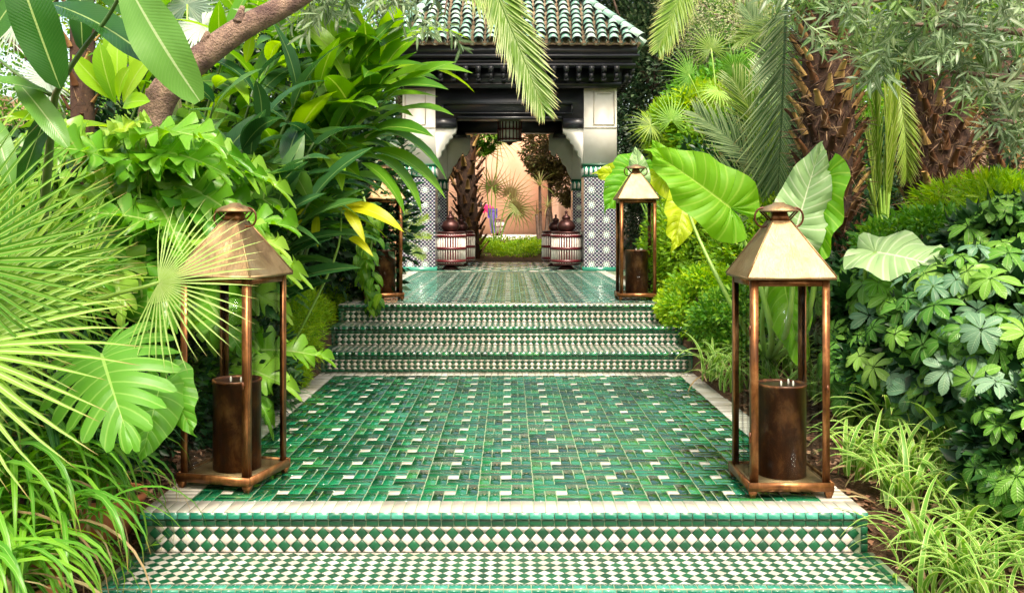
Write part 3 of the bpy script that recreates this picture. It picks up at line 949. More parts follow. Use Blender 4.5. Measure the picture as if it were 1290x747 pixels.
# ------------------------------------------------------------------ pavilion
def build_pavilion():
    pv = thing('pavilion', 'open garden pavilion with green tiled hip roof, black cornice and mosaic pillars', 'pavilion', (0, 14.7, LZ))
    def add(name, t, m, kind=None, smooth=False):
        return wobj(name, t.build(name, m, smooth), pv, None, kind)
    yb = 15.7
    for side in (-1, 1):
        for (yy, zt, dep) in ((Y2, 2.03, .47), (yb, 1.92, .42)):
            a, b = sorted((side * 1.093, side * 1.575))
            z1 = zt - .19
            # mosaic shaft with uv in metres
            q = []
            def wall(p0, p1, za, zb_):
                L = (Vector(p1) - Vector(p0)).length
                v = [(*p0, za), (*p1, za), (*p1, zb_), (*p0, zb_)]
                return T(v, [np.array([[0, 1, 2, 3]])], [(0, za), (L, za), (L, zb_), (0, zb_)])
            c = [(a, yy), (b, yy), (b, yy + dep), (a, yy + dep)]
            sh = join([wall(c[i], c[(i + 1) % 4], LZ + .06, z1) for i in range(4)])
            col = add('pillar', sh, 'zellij')
            base = box(a - .012, b + .012, yy - .012, yy + dep + .012, LZ - .02, LZ + .06).build('pillar_base', 'tteal'); wobj('pillar_base', base, pv)
            # merlon band
            cap = [box(a - .01, b + .01, yy - .01, yy + dep + .01, z1, z1 + .025).mat(0), box(a - .004, b + .004, yy - .004, yy + dep + .004, z1 + .025, zt - .03).mat(1), box(a - .016, b + .016, yy - .016, yy + dep + .016, zt - .03, zt).mat(0)]
            k = 7; s = (b - a) / k
            for i in range(k):
                x0 = a + (i + .5) * s
                cap.append(extrude([(x0 - s * .30, z1 + .03), (x0 + s * .30, z1 + .03), (x0 + s * .26, z1 + .11), (x0, zt - .035), (x0 - s * .26, z1 + .11)], yy - .009, yy - .002).mat(2))
            for xs_, sg in ((a, -1), (b, 1)):
                for i in range(k):
                    y0 = yy + (i + .5) * dep / k; e = .004
                    xa, xb = sorted((xs_ + sg * .005, xs_ + sg * .009))
                    cap.append(box(xa, xb, y0 - .02, y0 + .02, z1 + .03, z1 + .13).mat(2))
            add('merlon_band', join(cap), ['tdark', 'tteal', 'plaster'])
            # white upper shaft with recessed panel edges
            ztop = 3.14 if yy == Y2 else 2.86
            up = [box(a, b, yy, yy + dep, zt, ztop)]
            add('pillar_top', join(up), 'plaster')
            if yy == Y2:
                inn = 1.21 * side; o_ = 1.575 * side
                xa, xb = sorted((inn + side * .02, o_ - side * .03))
                fr_ = []
                for (x0, x1, z0_, z1_) in ((xa, xb, 2.60, 2.612), (xa, xb, 3.09, 3.102), (xa, xa + .012, 2.612, 3.09), (xb - .012, xb, 2.612, 3.09), (a, b, 2.555, 2.567), (xa + .05, xb - .05, 3.05, 3.058)):
                    fr_.append(box(x0, x1, yy - .012, yy - .001, z0_, z1_))
                add('panel_moulding', join(fr_), 'plaster_l')
    # carved spandrels (front and back)
    for side in (-1, 1):
        prof = [(1.093, 2.56), (.79, 2.56), (.80, 2.50), (.85, 2.47), (.845, 2.43), (.90, 2.40), (.905, 2.36), (.955, 2.32), (.965, 2.26), (1.01, 2.23), (1.02, 2.16), (1.06, 2.12), (1.065, 2.05), (1.093, 2.03)]
        poly = [(side * x, z) for x, z in prof]
        if side > 0: poly = poly[::-1]
        add('spandrel', extrude(poly, Y2 + .06, Y2 + .30), 'plaster')
        prof = [(1.093, 2.70), (.69, 2.70), (.69, 2.44), (.72, 2.42), (.735, 2.36), (.79, 2.33), (.82, 2.40), (.86, 2.33), (.90, 2.28), (.93, 2.20), (.99, 2.15), (1.02, 2.05), (1.06, 1.98), (1.093, 1.92)]
        poly = [(side * x, z) for x, z in prof]
        if side > 0: poly = poly[::-1]
        add('spandrel', extrude(poly, yb + .06, yb + .24), 'plaster')
        # dark pointed niche hanging under the side beam
        xn = side * .93
        poly = [(xn - .20, 2.62), (xn - .17, 2.70), (xn - .07, 2.74), (xn, 2.86), (xn + .07, 2.74), (xn + .17, 2.70), (xn + .20, 2.62)]
        add('niche', extrude(poly[::-1], yb - .35, yb - .05), 'black')
        add('side_beam', box(*(sorted((side * 1.13, side * 1.5))), Y2 + .3, yb, 2.62, 3.1), 'black')
    # black lintels
    add('lintel', join([box(-1.21, 1.21, Y2 + .02, Y2 + .40, 2.70, 3.14), box(-1.21, -.79, Y2 + .021, Y2 + .40, 2.56, 2.70), box(.79, 1.21, Y2 + .021, Y2 + .40, 2.56, 2.70)]), 'black')
    lf = [box(-1.0, .93, Y2 - .012, Y2 + .018, 2.90, 2.925), box(-1.0, .93, Y2 - .012, Y2 + .018, 2.76, 2.785), box(.905, .93, Y2 - .010, Y2 + .018, 2.785, 2.90), box(-1.0, -.975, Y2 - .010, Y2 + .018, 2.785, 2.90)]
    add('lintel_moulding', join(lf), 'black')
    add('lintel_ledge', box(-.76, .76, Y2 - .05, Y2 + .06, 2.685, 2.72), 'black')
    add('back_lintel', box(-1.5, 1.5, yb + .02, yb + .36, 2.74, 3.14), 'black')
    add('ceiling', box(-1.6, 1.6, Y2 + .2, yb + .3, 3.02, 3.10), 'black')
    add('inner_beam', box(-1.1, 1.1, Y2 + .5, Y2 + .7, 2.86, 3.02), 'black')
    # cornice all round
    yc = 14.72
    def ring(h, z0, z1): return box(-h, h, yc - h, yc + h, z0, z1)
    add('cornice', join([ring(1.62, 3.14, 3.20), ring(1.62, 3.20, 3.40), ring(1.80, 3.40, 3.44), ring(1.76, 3.44, 3.52), ring(1.85, 3.52, 3.56), ring(1.82, 3.56, 3.70)]), 'black')
    br = join([box(-.028, .028, -.05, .06, .0, .2), box(-.036, .036, -.115, -.04, .12, .2), box(-.024, .024, -.085, -.03, .03, .12), box(-.04, .04, -.12, -.02, .165, .185), box(-.034, .034, -.06, -.02, -.005, .03)])
    bm = br.build('bracket', 'black')
    nb = 18
    for i in range(nb):
        x = -1.62 + (i + .5) * 3.24 / nb
        wobj('bracket', bm, pv, Matrix.Translation((x, yc - 1.70, 3.20)))
        wobj('bracket', bm, pv, Matrix.Translation((yc * 0 + 1.70, yc - 1.62 + (i + .5) * 3.24 / nb, 3.20)) @ Matrix.Rotation(pi / 2, 4, 'Z'))
        wobj('bracket', bm, pv, Matrix.Translation((-1.70, yc - 1.62 + (i + .5) * 3.24 / nb, 3.20)) @ Matrix.Rotation(-pi / 2, 4, 'Z'))
    # roof
    h = 1.87; ze, ap = 3.71, 5.56
    roof = T([(-h, yc - h, ze), (h, yc - h, ze), (h, yc + h, ze), (-h, yc + h, ze), (0, yc, ap)], [np.array([[0, 1, 4], [1, 2, 4], [2, 3, 4], [3, 0, 4]]), np.array([[0, 3, 2, 1]])])
    rb = add('roof', roof, 'roofpan')
    sl = math.hypot(h, ap - ze); exp_ = .126; nrow = int(sl / exp_); cs = .176; ncol = 21
    a = math.atan2(ap - ze, h)
    # barrel tile: half tube along local +Y (up-slope)
    def barrel(r0, r1, L, up=1, seg=8):
        v = []
        for (r, y) in ((r0, 0), (r1, L)):
            for k in range(seg + 1):
                t = pi * k / seg; v.append((r * cos(t), y, up * r * sin(t)))
        for k in range(seg + 1):
            t = pi * k / seg; v.append(((r0 - .022) * cos(t), .004, up * (r0 - .022) * sin(t)))
        c = seg + 1
        f = [[k, k + 1, c + k + 1, c + k] for k in range(seg)] + [[2 * c + k, 2 * c + k + 1, k + 1, k] for k in range(seg)]
        if up > 0: f = [x[::-1] for x in f]
        return T(v, [f], None, None, [np.array([0] * seg + [1] * seg)])
    bt = barrel(.078, .056, .155).build('roof_tile', ['roofg', 'black'], True)
    pt = barrel(.062, .052, .15, -1)
    rest = []; pans = []
    for face in range(4):
        rot = Matrix.Translation((0, yc, 0)) @ Matrix.Rotation(face * pi / 2, 4, 'Z') @ Matrix.Translation((0, -h, ze)) @ Matrix.Rotation(a, 4, 'X')
        for j in range(nrow):
            s = j * exp_ - .03; half = h * (1 - max(0, s) / sl)
            for i in range(ncol + 1):
                x = (i - ncol / 2) * cs
                if abs(x) > half + .02: continue
                m = rot @ Matrix.Translation((x + random.gauss(0, .007), s + random.gauss(0, .006), .050 + .010 * random.random())) @ Matrix.Rotation(random.gauss(-.10, .012), 4, 'X')
                if abs(x) < half - .04:
                    if face == 0: wobj('roof_tile', bt, rb, m)
                    else: rest.append(m)
                if i < ncol and abs(x + cs / 2) < half - .02 and (j < 9 or face == 0): pans.append(rot @ Matrix.Translation((x + cs / 2, s - .012, .045)) @ Matrix.Rotation(.03, 4, 'X'))
    # parts of the roof are given in world space; the roof object itself sits at world-aligned offset
    rt = barrel(.078, .056, .155)
    ts = []
    for m in rest:
        t = rt.xf(m); t.r[:] = random.random(); ts.append(t)
    wobj('roof_tile_field', join(ts).build('roof_tile_field', ['roofg', 'black'], True), rb, None, 'stuff')
    ts = []
    for m in pans:
        t = pt.xf(m); t.r[:] = random.random(); ts.append(t)
    wobj('pan_tiles', join(ts).build('pan_tiles', ['roofg', 'roofpan'], True), rb, None, 'stuff')
    rm = barrel(.085, .07, .24).build('ridge_tile', ['roofg', 'black'], True)
    for face in range(4):
        c0 = Vector((h * (1 if face in (0, 1) else -1), yc + h * (-1 if face in (0, 3) else 1), ze + .07)); c1 = Vector((0, yc, ap + .07))
        d = c1 - c0; n_ = int(d.length / .2)
        for k in range(n_):
            wobj('ridge_tile', rm, rb, frame(c0 + d * (k / n_), d + Vector((0, 0, .1)), (0, 0, 1)))
    # fix: children of the roof must cancel both parents
    for ch in rb.children:
        ch.matrix_basis = ch.matrix_basis
    fin = wobj('finial', lathe([(.0, 6.0), (.04, 5.95), (.05, 5.9), (.02, 5.85), (.09, 5.75), (.1, 5.68), (.03, 5.6), (.12, 5.5)], 12).build('finial', 'roofg', True), pv, Matrix.Translation((0, yc, 0)))
    return pv, rb


def wobj_fix(root, rb):
    """parts of `rb` were placed relative to rb.location; rb itself carries the offset of its parent, so undo it once"""
    off = rb.matrix_basis.copy(); inv = off.inverted()
    for ch in rb.children:
        loc = Matrix.Translation(-Vector(rb.location))
        world = loc.inverted() @ ch.matrix_basis      # intended world matrix
        ch.matrix_basis = (Matrix.Translation(Vector(root.location)) @ off).inverted() @ world


pav, roofo = build_pavilion()
wobj_fix(pav, roofo)


# ------------------------------------------------------------------ lanterns
def build_lantern(label, loc, rz, s=1.0):
    r = thing('lantern', label, 'lantern', loc, rz, 'four large copper and brass candle lanterns along the path')
    a = .165
    H0, H1 = .045, .915
    def add(name, t, m, smooth=False, parent=None):
        key = 'lantern_' + name
        me = LM.get(key)
        if me is None: me = t().build(name, m, smooth); LM[key] = me
        return obj(name, me, parent or r)
    add('base', lambda: join([frustum(a + .012, a + .012, .03, .048), frustum(a + .004, a + .004, .048, .056)]), 'brass')
    add('base_rim', lambda: join([box(-a - .014, a + .014, -a - .014, -a - .004, .030, .066), box(-a - .014, a + .014, a + .004, a + .014, .030, .066), box(-a - .014, -a - .004, -a - .004, a + .004, .030, .066), box(a + .004, a + .014, -a - .004, a + .004, .030, .066)]), 'copperpost')
    for sx in (-1, 1):
        for sy in (-1, 1):
            me = LM.setdefault('foot', frustum(.010, .019, 0, .034).build('foot', 'copperpost'))
            obj('foot', me, r, Matrix.Translation((sx * a * .97, sy * a * .97, 0)))
            w_ = .013
            key = ('post', sx, sy)
            if key not in LM:
                LM[key] = join([box(*sorted((sx * a, sx * (a - .030))), *sorted((sy * a, sy * (a - .007))), .056, H1), box(*sorted((sx * a, sx * (a - .007))), *sorted((sy * (a - .007), sy * (a - .030))), .056, H1)]).build('post', 'copperpost')
            obj('post', LM[key], r)
    for k in range(4):
        me = LM.setdefault('pane', box(-a + .012, a - .012, -a + .012, -a + .015, .06, H1).build('glass_pane', 'glass'))
        obj('glass_pane', me, r, Matrix.Rotation(k * pi / 2, 4, 'Z'))
        me = LM.setdefault('toprail', box(-a + .03, a - .03, -a + .001, -a + .008, H1 - .028, H1 - .001).build('top_rail', 'copperpost'))
        obj('top_rail', me, r, Matrix.Rotation(k * pi / 2, 4, 'Z'))

    def roof():
        # sloping hood, subdivided and slightly dented, with crimped corner seams
        b, t_ = a + .022, .040; n_ = 8; ts = []
        for k in range(4):
            v = []; uv = []
            for j in range(n_ + 1):
                q = j / n_; hw = b + (t_ - b) * q; z = H1 + .012 + (1.163 - H1 - .012) * q
                for i in range(n_ + 1):
                    u = -1 + 2 * i / n_
                    dent = .006 * (1 - u * u) * math.sin(q * pi) * 2.2 * noise.noise(Vector((u * 1.8 + k * 3.1, q * 2.8, 2.2)))
                    v.append((u * hw, -(hw - .004 * (1 - u * u) * math.sin(q * pi)) - dent * 1.5, z)); uv.append((i / n_, q))
            c = n_ + 1
            f = [[j * c + i, j * c + i + 1, (j + 1) * c + i + 1, (j + 1) * c + i] for j in range(n_) for i in range(n_)]
            ts.append(T(v, [f], uv).xf(Matrix.Rotation(k * pi / 2, 4, 'Z')))
            ts.append(tube([(b, b, H1 + .012), (t_, t_, 1.163)], .0045, 5).xf(Matrix.Rotation(k * pi / 2, 4, 'Z')))
        ts.append(frustum(b, b, H1, H1 + .012))
        return join(ts)
    add('hood', roof, 'brass', True)
    add('neck', lambda: frustum(.038, .028, 1.160, 1.20), 'copperpost')
    add('cap', lambda: join([lathe([(0, 1.245), (.022, 1.243), (.030, 1.236), (.060, 1.226), (.083, 1.208), (.084, 1.203), (.03, 1.200), (0, 1.2)], 24)]), 'brass', True)
    for sx in (-1, 1):
        me = LM.setdefault(('ring', sx), tube([(sx * (.085 + .036 * cos(t)) - sx * .015, 0, 1.178 + .042 * sin(t)) for t in [R(130) - R(265) * i / 14 for i in range(15)]], .0048, 6).build('ring_handle', 'candlemetal', True))
        obj('ring_handle', me, r)
        me = LM.setdefault(('br', sx), join([tube([(sx * .04, -.02, 1.165), (sx * .078, -.02, 1.206)], .004, 5), tube([(sx * .04, .02, 1.165), (sx * .078, .02, 1.206)], .004, 5)]).build('strut', 'candlemetal'))
        obj('strut', me, r)
    for z in (.25, .70): obj('hinge', LM.setdefault('hinge', tube([(0, 0, -.022), (0, 0, .022)], .0055, 8).build('hinge', 'candlemetal', True)), r, Matrix.Translation((-a - .002, -a + .012, z)))
    obj('latch', LM.setdefault('latch', join([tube([(0, 0, 0), (0, -.014, 0)], .004, 8), box(-.004, .004, -.018, -.013, -.016, .016)]).build('latch', 'candlemetal')), r, Matrix.Translation((a - .015, -a - .001, .46)))
    # bronze candle drum: stands inside the lantern and is a thing of its own
    return r


def candle(label, loc, rz=0):
    c = thing('candle_holder', label, 'candle holder', loc, rz, 'bronze candle drums inside the four lanterns')
    if 'cb' not in LM:
        rr = .105
        LM['cb'] = lathe([(0, 0), (rr, 0), (rr, .385), (rr + .003, .386), (rr + .003, .398), (rr - .004, .398), (rr - .006, .388)], 36).build('cylinder_body', 'candlemetal', True)
        LM['cw'] = lathe([(rr - .006, .388), (.07, .391), (0, .392)], 36).build('lid', 'darkmetal', True)
        LM['wick'] = lathe([(.004, .39), (.005, .402), (.003, .412), (0, .413)], 8).build('wick', 'wax')
    obj('cylinder_body', LM['cb'], c); obj('lid', LM['cw'], c)
    for x, y in ((-.02, -.03), (.035, .0), (.03, -.045)): obj('wick', LM['wick'], c, Matrix.Translation((x, y, 0)))
    return c


LM = {}
for lab, clab, loc, rz in (
    ('tall copper lantern with brass hood on the terrace edge, nearest on the right', 'dark glossy bronze candle cylinder inside the near right lantern', (1.180, 3.965, 0), 0),
    ('tall copper lantern half hidden by palm fronds, nearest on the left', 'reddish bronze candle cylinder inside the near left lantern', (-1.235, 4.07, 0), R(-15)),
    ('smaller looking copper lantern on the upper landing, right side before the elephant ears', 'bronze candle cylinder inside the far right lantern', (1.165, 8.36, LZ), 0),
    ('smaller looking copper lantern on the upper landing, left side behind the trailing vine', 'bronze candle cylinder inside the far left lantern', (-1.17, 8.36, LZ), R(12))):
    build_lantern(lab, loc, rz)
    candle(clab, (loc[0] + .01, loc[1], loc[2] + .057), rz + random.random())


# ------------------------------------------------------------------ barrels, lamps, hanging lamp, person, pots
def build_drum(label, loc):
    d = thing('barrel_table', label, 'barrel table', loc, random.random(), 'slatted barrel tables with red bands')
    if 'dr' not in LM:
        LM['dr'] = lathe([(0, .07), (.20, .07), (.215, .10), (.215, .53), (.205, .56), (0, .56)], 32).build('core', 'redwood', True)
        sl = []
        for k in range(36):
            sl.append(box(-.0075, .0075, -.232, -.214, .10, .53).xf(Matrix.Rotation(k * 2 * pi / 36, 4, 'Z')))
        LM['ds'] = join(sl).build('slats', 'slat')
        LM['dband'] = lathe([(.232, -.02), (.238, -.02), (.238, .02), (.232, .02)], 32).build('band', 'redwood', True)
        LM['dfoot'] = lathe([(0, 0), (.14, 0), (.10, .04), (.06, .07), (0, .07)], 20).build('foot', 'darkmetal', True)
        LM['dtop'] = lathe([(0, .575), (.20, .575), (.225, .565), (.225, .55), (0, .55)], 32).build('table_top', 'darkmetal', True)
    obj('core', LM['dr'], d); obj('slats', LM['ds'], d); obj('foot', LM['dfoot'], d); obj('table_top', LM['dtop'], d)
    for z in (.13, .32, .505): obj('band', LM['dband'], d, Matrix.Translation((0, 0, z)))


def build_dome(label, loc, s=1.0):
    d = thing('dome_lamp', label, 'metal lamp', loc, 0, 'dark pierced metal lamps on the barrel tables')
    if 'dome' not in LM:
        LM['dome'] = lathe([(0, 0), (.10, 0), (.115, .02), (.14, .06), (.14, .09), (.115, .14), (.07, .17), (.055, .18)], 24).build('body', 'darkmetal', True)
        LM['domet'] = lathe([(.055, .18), (.07, .20), (.05, .235), (.02, .25), (.018, .28), (.028, .295), (0, .32)], 20).build('finial', 'darkmetal', True)
    for o in (obj('body', LM['dome'], d), obj('finial', LM['domet'], d)): pass
    d.scale = (s, s, s)


for lab, dl, x, y, s in (('white slatted barrel table with red bands before the left pillar', 'dark domed metal lamp on the front left barrel', -.90, 13.75, 1),
                      ('white slatted barrel table with red bands before the right pillar', 'dark domed metal lamp on the front right barrel', .86, 13.75, 1),
                      ('slatted barrel table half hidden behind the left front barrel', 'smaller dark lamp on the rear left barrel', -.80, 14.9, .85),
                      ('slatted barrel table half hidden behind the right front barrel', 'smaller dark lamp on the rear right barrel', .76, 14.9, .85)):
    build_drum(lab, (x, y, LZ + .004)); build_dome(dl, (x, y, LZ + .58), s)

hl = thing('hanging_lamp', 'red ribbed drum lamp hanging in the middle of the pavilion', 'hanging lamp', (0, 14.6, 2.45))
obj('shade', lathe([(.0, .02), (.13, .02), (.18, .05), (.185, .36), (.17, .38), (0, .38)], 28).build('shade', 'slat', True), hl)
rb_ = join([box(-.009, .009, -.196, -.184, .03, .38).xf(Matrix.Rotation(k * 2 * pi / 20, 4, 'Z')) for k in range(20)])
obj('ribs', rb_.build('ribs', 'redwood'), hl)
for z in (.05, .21, .36): obj('hoop', lathe([(.197, -.012), (.203, -.012), (.203, .012), (.197, .012)], 28).build('hoop', 'redwood', True), hl, Matrix.Translation((0, 0, z)))
obj('bottom_finial', lathe([(0, -.04), (.03, -.03), (.05, 0), (.13, .02)], 16).build('bottom_finial', 'darkmetal', True), hl)
obj('chain', tube([(0, 0, .38), (0, 0, .60)], .008, 6).build('chain', 'darkmetal'), hl)


def pot(label, loc, r, h):
    p = thing('clay_pot', label, 'plant pot', loc)
    obj('pot_body', lathe([(0, 0), (r * .62, 0), (r * .9, h * .5), (r, h * .82)], 28).build('pot_body', 'terracotta', True), p)
    obj('rim', lathe([(r, h * .82), (r * 1.08, h * .83), (r * 1.1, h * .9), (r * 1.08, h), (r * .97, h), (r * .95, h * .85)], 28).build('rim', 'terracotta', True), p)
    obj('soil', lathe([(r * .96, h * .87), (0, h * .89)], 20).build('soil', 'soil'), p)


POTA = (-1.72, 3.0, -.34); POTB = (-1.66, 3.74, -.13)
pot('large terracotta pot under strappy leaves at the lower left', POTA, .20, .30)
pot('terracotta pot beside the left corner of the white tiled edge', POTB, .14, .17)

# garden walls, courtyard
gw = obj('courtyard_wall', box(-3.6, 4.2, 36, 36.3, -.2, 9.0).build('courtyard_wall', 'pink')); tag(gw, 'tall pink rendered wall closing the courtyard behind the pavilion', 'wall')
rw = obj('return_wall', box(1.55, 1.95, 27, 36, -.2, 5.2).build('return_wall', 'pink')); tag(rw, 'pink wall return at the right of the courtyard view', 'wall')
for x, lab in ((-7.2, 'pink garden wall glimpsed between the plants at left'), (6.9, 'pink garden wall glimpsed behind the palm trunks at right')):
    o = obj('garden_wall', box(x, x + .3, 2, 30, -.5, 2.9).build('garden_wall', 'pink')); tag(o, lab, 'wall')
o = struct('courtyard_paving', box(-6, 6, 28, 35.9, .0, .735).build('courtyard_paving', 'stone'))
st_ = thing('stone_step', 'pale stone steps at the foot of the pink courtyard wall', 'steps', (-.4, 27, .4))
for k in range(2): obj('tread', box(-2.0, 1.6, -.1 + k * .4, 1.1, -.3, .10 + k * .12).build('tread', 'stone'), st_)
build_drum('distant slatted barrel table beside the person in the courtyard', (-.42, 31.2, .735))


def build_person():
    D = 30.5
    z0 = .735
    hip = P(620.5, 271, D); hip.z = z0 + .80
    r = thing('person', 'person in a pink top and purple trousers bending forward in the courtyard', 'person', (hip.x, D, z0))
    H = Vector((0, 0, .80)); sh = Vector((-.30, -.05, 1.06)); hd = Vector((-.43, -.08, 1.02))
    V_ = [H, Vector((-.14, -.02, .95)), sh, Vector((-.36, -.07, 1.06)), hd,
          Vector((.0, -.10, .78)), Vector((-.03, -.12, .44)), Vector((.03, -.10, .06)), Vector((-.07, -.16, .03)),
          Vector((.0, .10, .78)), Vector((-.02, .12, .44)), Vector((.06, .12, .06)), Vector((-.05, .08, .03)),
          Vector((-.28, -.20, 1.02)), Vector((-.32, -.24, .76)), Vector((-.38, -.22, .54)), Vector((-.40, -.22, .46)),
          Vector((-.28, .14, 1.02)), Vector((-.30, .17, .76)), Vector((-.36, .14, .54)), Vector((-.38, .14, .46))]
    E_ = [(0, 1), (1, 2), (2, 3), (3, 4), (0, 5), (5, 6), (6, 7), (7, 8), (0, 9), (9, 10), (10, 11), (11, 12), (2, 13), (13, 14), (14, 15), (15, 16), (2, 17), (17, 18), (18, 19), (19, 20)]
    RD = [.13, .13, .12, .055, .10, .09, .06, .045, .035, .09, .06, .045, .035, .05, .04, .028, .03, .05, .04, .028, .03]
    def skin(name, vi, ed, rad, m, root=0):
        me = bpy.data.meshes.new(name); me.from_pydata([V_[i] for i in vi], [(vi.index(a), vi.index(b)) for a, b in ed], []); me.materials.append(M[m])
        o = obj(name, me, r); md = o.modifiers.new('skin', 'SKIN'); md.use_smooth_shade = True
        for k, i in enumerate(vi): me.skin_vertices[0].data[k].radius = (rad * RD[i],) * 2
        me.skin_vertices[0].data[root].use_root = True
        o.modifiers.new('sub', 'SUBSURF').levels = 1
        o.modifiers[-1].render_levels = 2
        return o
    skin('body', list(range(21)), E_, 1.0, 'skin')
    skin('trousers', [0, 5, 6, 7, 9, 10, 11], [(0, 5), (5, 6), (6, 7), (0, 9), (9, 10), (10, 11)], 1.25, 'purple')
    skin('top', [0, 1, 2, 13, 14, 17, 18], [(0, 1), (1, 2), (2, 13), (13, 14), (2, 17), (17, 18)], 1.28, 'pinkcloth')
    obj('hair', lathe([(0, .12), (.06, .105), (.10, .05), (.105, 0), (.09, -.06), (.0, -.08)], 16).build('hair', 'hair', True), r, Matrix.Translation(hd + Vector((.015, 0, .02))))


build_person()


# ================================================================== PLANTS
def gpt(px, py, lift=0.0):
    """where the ray through a photo pixel meets the bed"""
    D = 5.0
    for _ in range(60):
        x = (px - 642) * D / F; z = CAMZ - (py - 282) * D / F; D += (z - gz(x, D)) * 1.2
        D = max(2.2, min(30, D))
    x = (px - 642) * D / F
    return Vector((x, D, gz(x, D) + lift))


CAMV = Vector((0, -1, .25))


def hero(root, name, me, b, t, up=CAMV, sx=1.0, s=None, sz=1.0):
    b = b if isinstance(b, Vector) else P(*b); t = t if isinstance(t, Vector) else P(*t)
    return wobj(name, me, root, frame(b, t - b, up, s or (t - b).length, sx, sz))


def stem(root, pts, rad, m='petiole', name='stem', n=7):
    pts = [p if isinstance(p, Vector) else P(*p) for p in pts]
    # smooth the polyline
    q = []
    for i in range(len(pts) - 1):
        p0, p1, p2, p3 = pts[max(0, i - 1)], pts[i], pts[i + 1], pts[min(len(pts) - 1, i + 2)]
        for k in range(5):
            t = k / 5
            q.append(.5 * ((2 * p1) + (p2 - p0) * t + (2 * p0 - 5 * p1 + 4 * p2 - p3) * t * t + (3 * p1 - p0 - 3 * p2 + p3) * t ** 3))
    q.append(pts[-1])
    if not hasattr(rad, '__len__'): rad = [rad] * len(pts)
    rr = [rad[min(len(rad) - 1, i // 5)] + (rad[min(len(rad) - 1, i // 5 + 1)] - rad[min(len(rad) - 1, i // 5)]) * ((i % 5) / 5) for i in range(len(q))]
    return wobj(name, tube(q, rr, n, True, len(q) * .2).build(name, m, True), root)


def mass(name, label, cat, blobs, m, group=None, kind=None, stems=0, partname='foliage'):
    c = Vector(blobs[0][0]); r = thing(name, label, cat, (c.x, c.y, max(gz(c.x, c.y), -1)), 0, group)
    ts = [blob(n_, ce, ra, **kw) for (ce, ra, n_, kw) in blobs]
    wobj(partname, join(ts).build(partname, m), r, None, 'stuff')
    for k in range(stems):
        g = Vector(r.location); a = random.uniform(0, 6.3)
        tp = c + Vector((cos(a) * .3, sin(a) * .3, .2)) * (blobs[0][1][0] if hasattr(blobs[0][1], '__len__') else blobs[0][1])
        stem(r, [g, g.lerp(tp, .5) + Vector((random.gauss(0, .03), 0, 0)), tp], [.02, .014, .006], 'trunk')
    return r


def tree(label, c, rad, n_, m, size, group='trees rising behind the garden', clumps=90, leaf=LEAF2, **kw):
    c = Vector(c); z0 = gz(c.x, c.y) - .1
    r = thing('garden_tree', label, 'tree', (c.x, c.y, z0), 0, group)
    rad = [q * 1.18 for q in rad]
    t = [blob(n_, c, rad, clumps=clumps, leaf=leaf, size=size, spread=.16, shell=.35, **kw)]
    wobj('crown', join(t).build('crown', m), r, None, 'stuff')
    stem(r, [Vector((c.x, c.y, z0)), Vector((c.x + .1, c.y, c.z - rad[2] * .5)), Vector((c.x, c.y, c.z + rad[2] * .5))], [.16, .13, .05], 'trunk', 'trunk')
    for k in range(5):
        a = k * 1.3; p0 = Vector((c.x + .05, c.y, c.z - rad[2] * (.5 - .15 * k)))
        stem(r, [p0, p0 + Vector((cos(a) * rad[0] * .4, sin(a) * rad[1] * .4, rad[2] * .2)), p0 + Vector((cos(a) * rad[0] * .75, sin(a) * rad[1] * .75, rad[2] * .5))], [.06, .04, .015], 'trunk', 'limb')
    return r


# ---- far background trees
tree('dark fine-leaved tree rising right beside the pavilion pillar', P(825, 110, 19), (1.7, 1.5, 3.4), 60000, 'dark', .10)
tree('dark tree crown above the right hip of the pavilion roof', P(800, -20, 21), (2.4, 1.6, 2.8), 24000, 'olive', .10)
tree('pale cream leaved tree in the gap above the fan palms', P(935, 15, 15.5), (1.15, 1.0, 1.2), 20000, 'palebloom', .07, leaf=NEEDLE)
tree('tall olive green tree behind the pale tree, right of centre', P(960, 60, 20), (2.6, 1.6, 4.0), 26000, 'olive', .11)
tree('bushy green tree behind the first shaggy palm trunk', P(1060, 60, 16), (2.1, 1.5, 3.0), 24000, 'mid', .10)
tree('leafy tree between the two shaggy palm trunks far back', P(1190, 70, 15), (2.0, 1.5, 2.8), 20000, 'bright', .10)
tree('green tree at the far upper right behind the grey foliage', P(1310, 60, 13), (1.6, 1.4, 2.4), 16000, 'mid', .09)
tree('olive leaved tree left of the green tiled roof', P(500, 20, 20), (2.3, 1.5, 3.0), 28000, 'olive', .10)
tree('sunlit olive tree behind the tall ginger leaves', P(380, 30, 17), (2.4, 1.6, 3.0), 26000, 'olive', .10)
tree('bright leafy tree behind the sloping branch, upper left', P(260, 60, 13), (1.5, 1.2, 2.0), 22000, 'bright', .08)
tree('green tree in the upper left corner behind the paddle leaves', P(60, 40, 11), (1.8, 1.3, 2.2), 26000, 'mid', .075)
tree('dense dark tree filling the gap behind the left pillar', P(405, 170, 15), (1.0, 1.0, 2.3), 14000, 'mid', .09)

# ---- courtyard planting seen through the pavilion
mass('low_hedge', 'low bright green hedge behind the pavilion floor', 'hedge', [
    ((-.7, 18.9, .52), (.85, .6, .30), 9000, dict(clumps=70, size=.05, spread=.15)), ((.6, 18.9, .52), (.9, .6, .28), 9000, dict(clumps=70, size=.05, spread=.15)),
    ((0, 20.2, .60), (1.7, .9, .25), 9000, dict(clumps=70, size=.055, spread=.15))], 'bright')


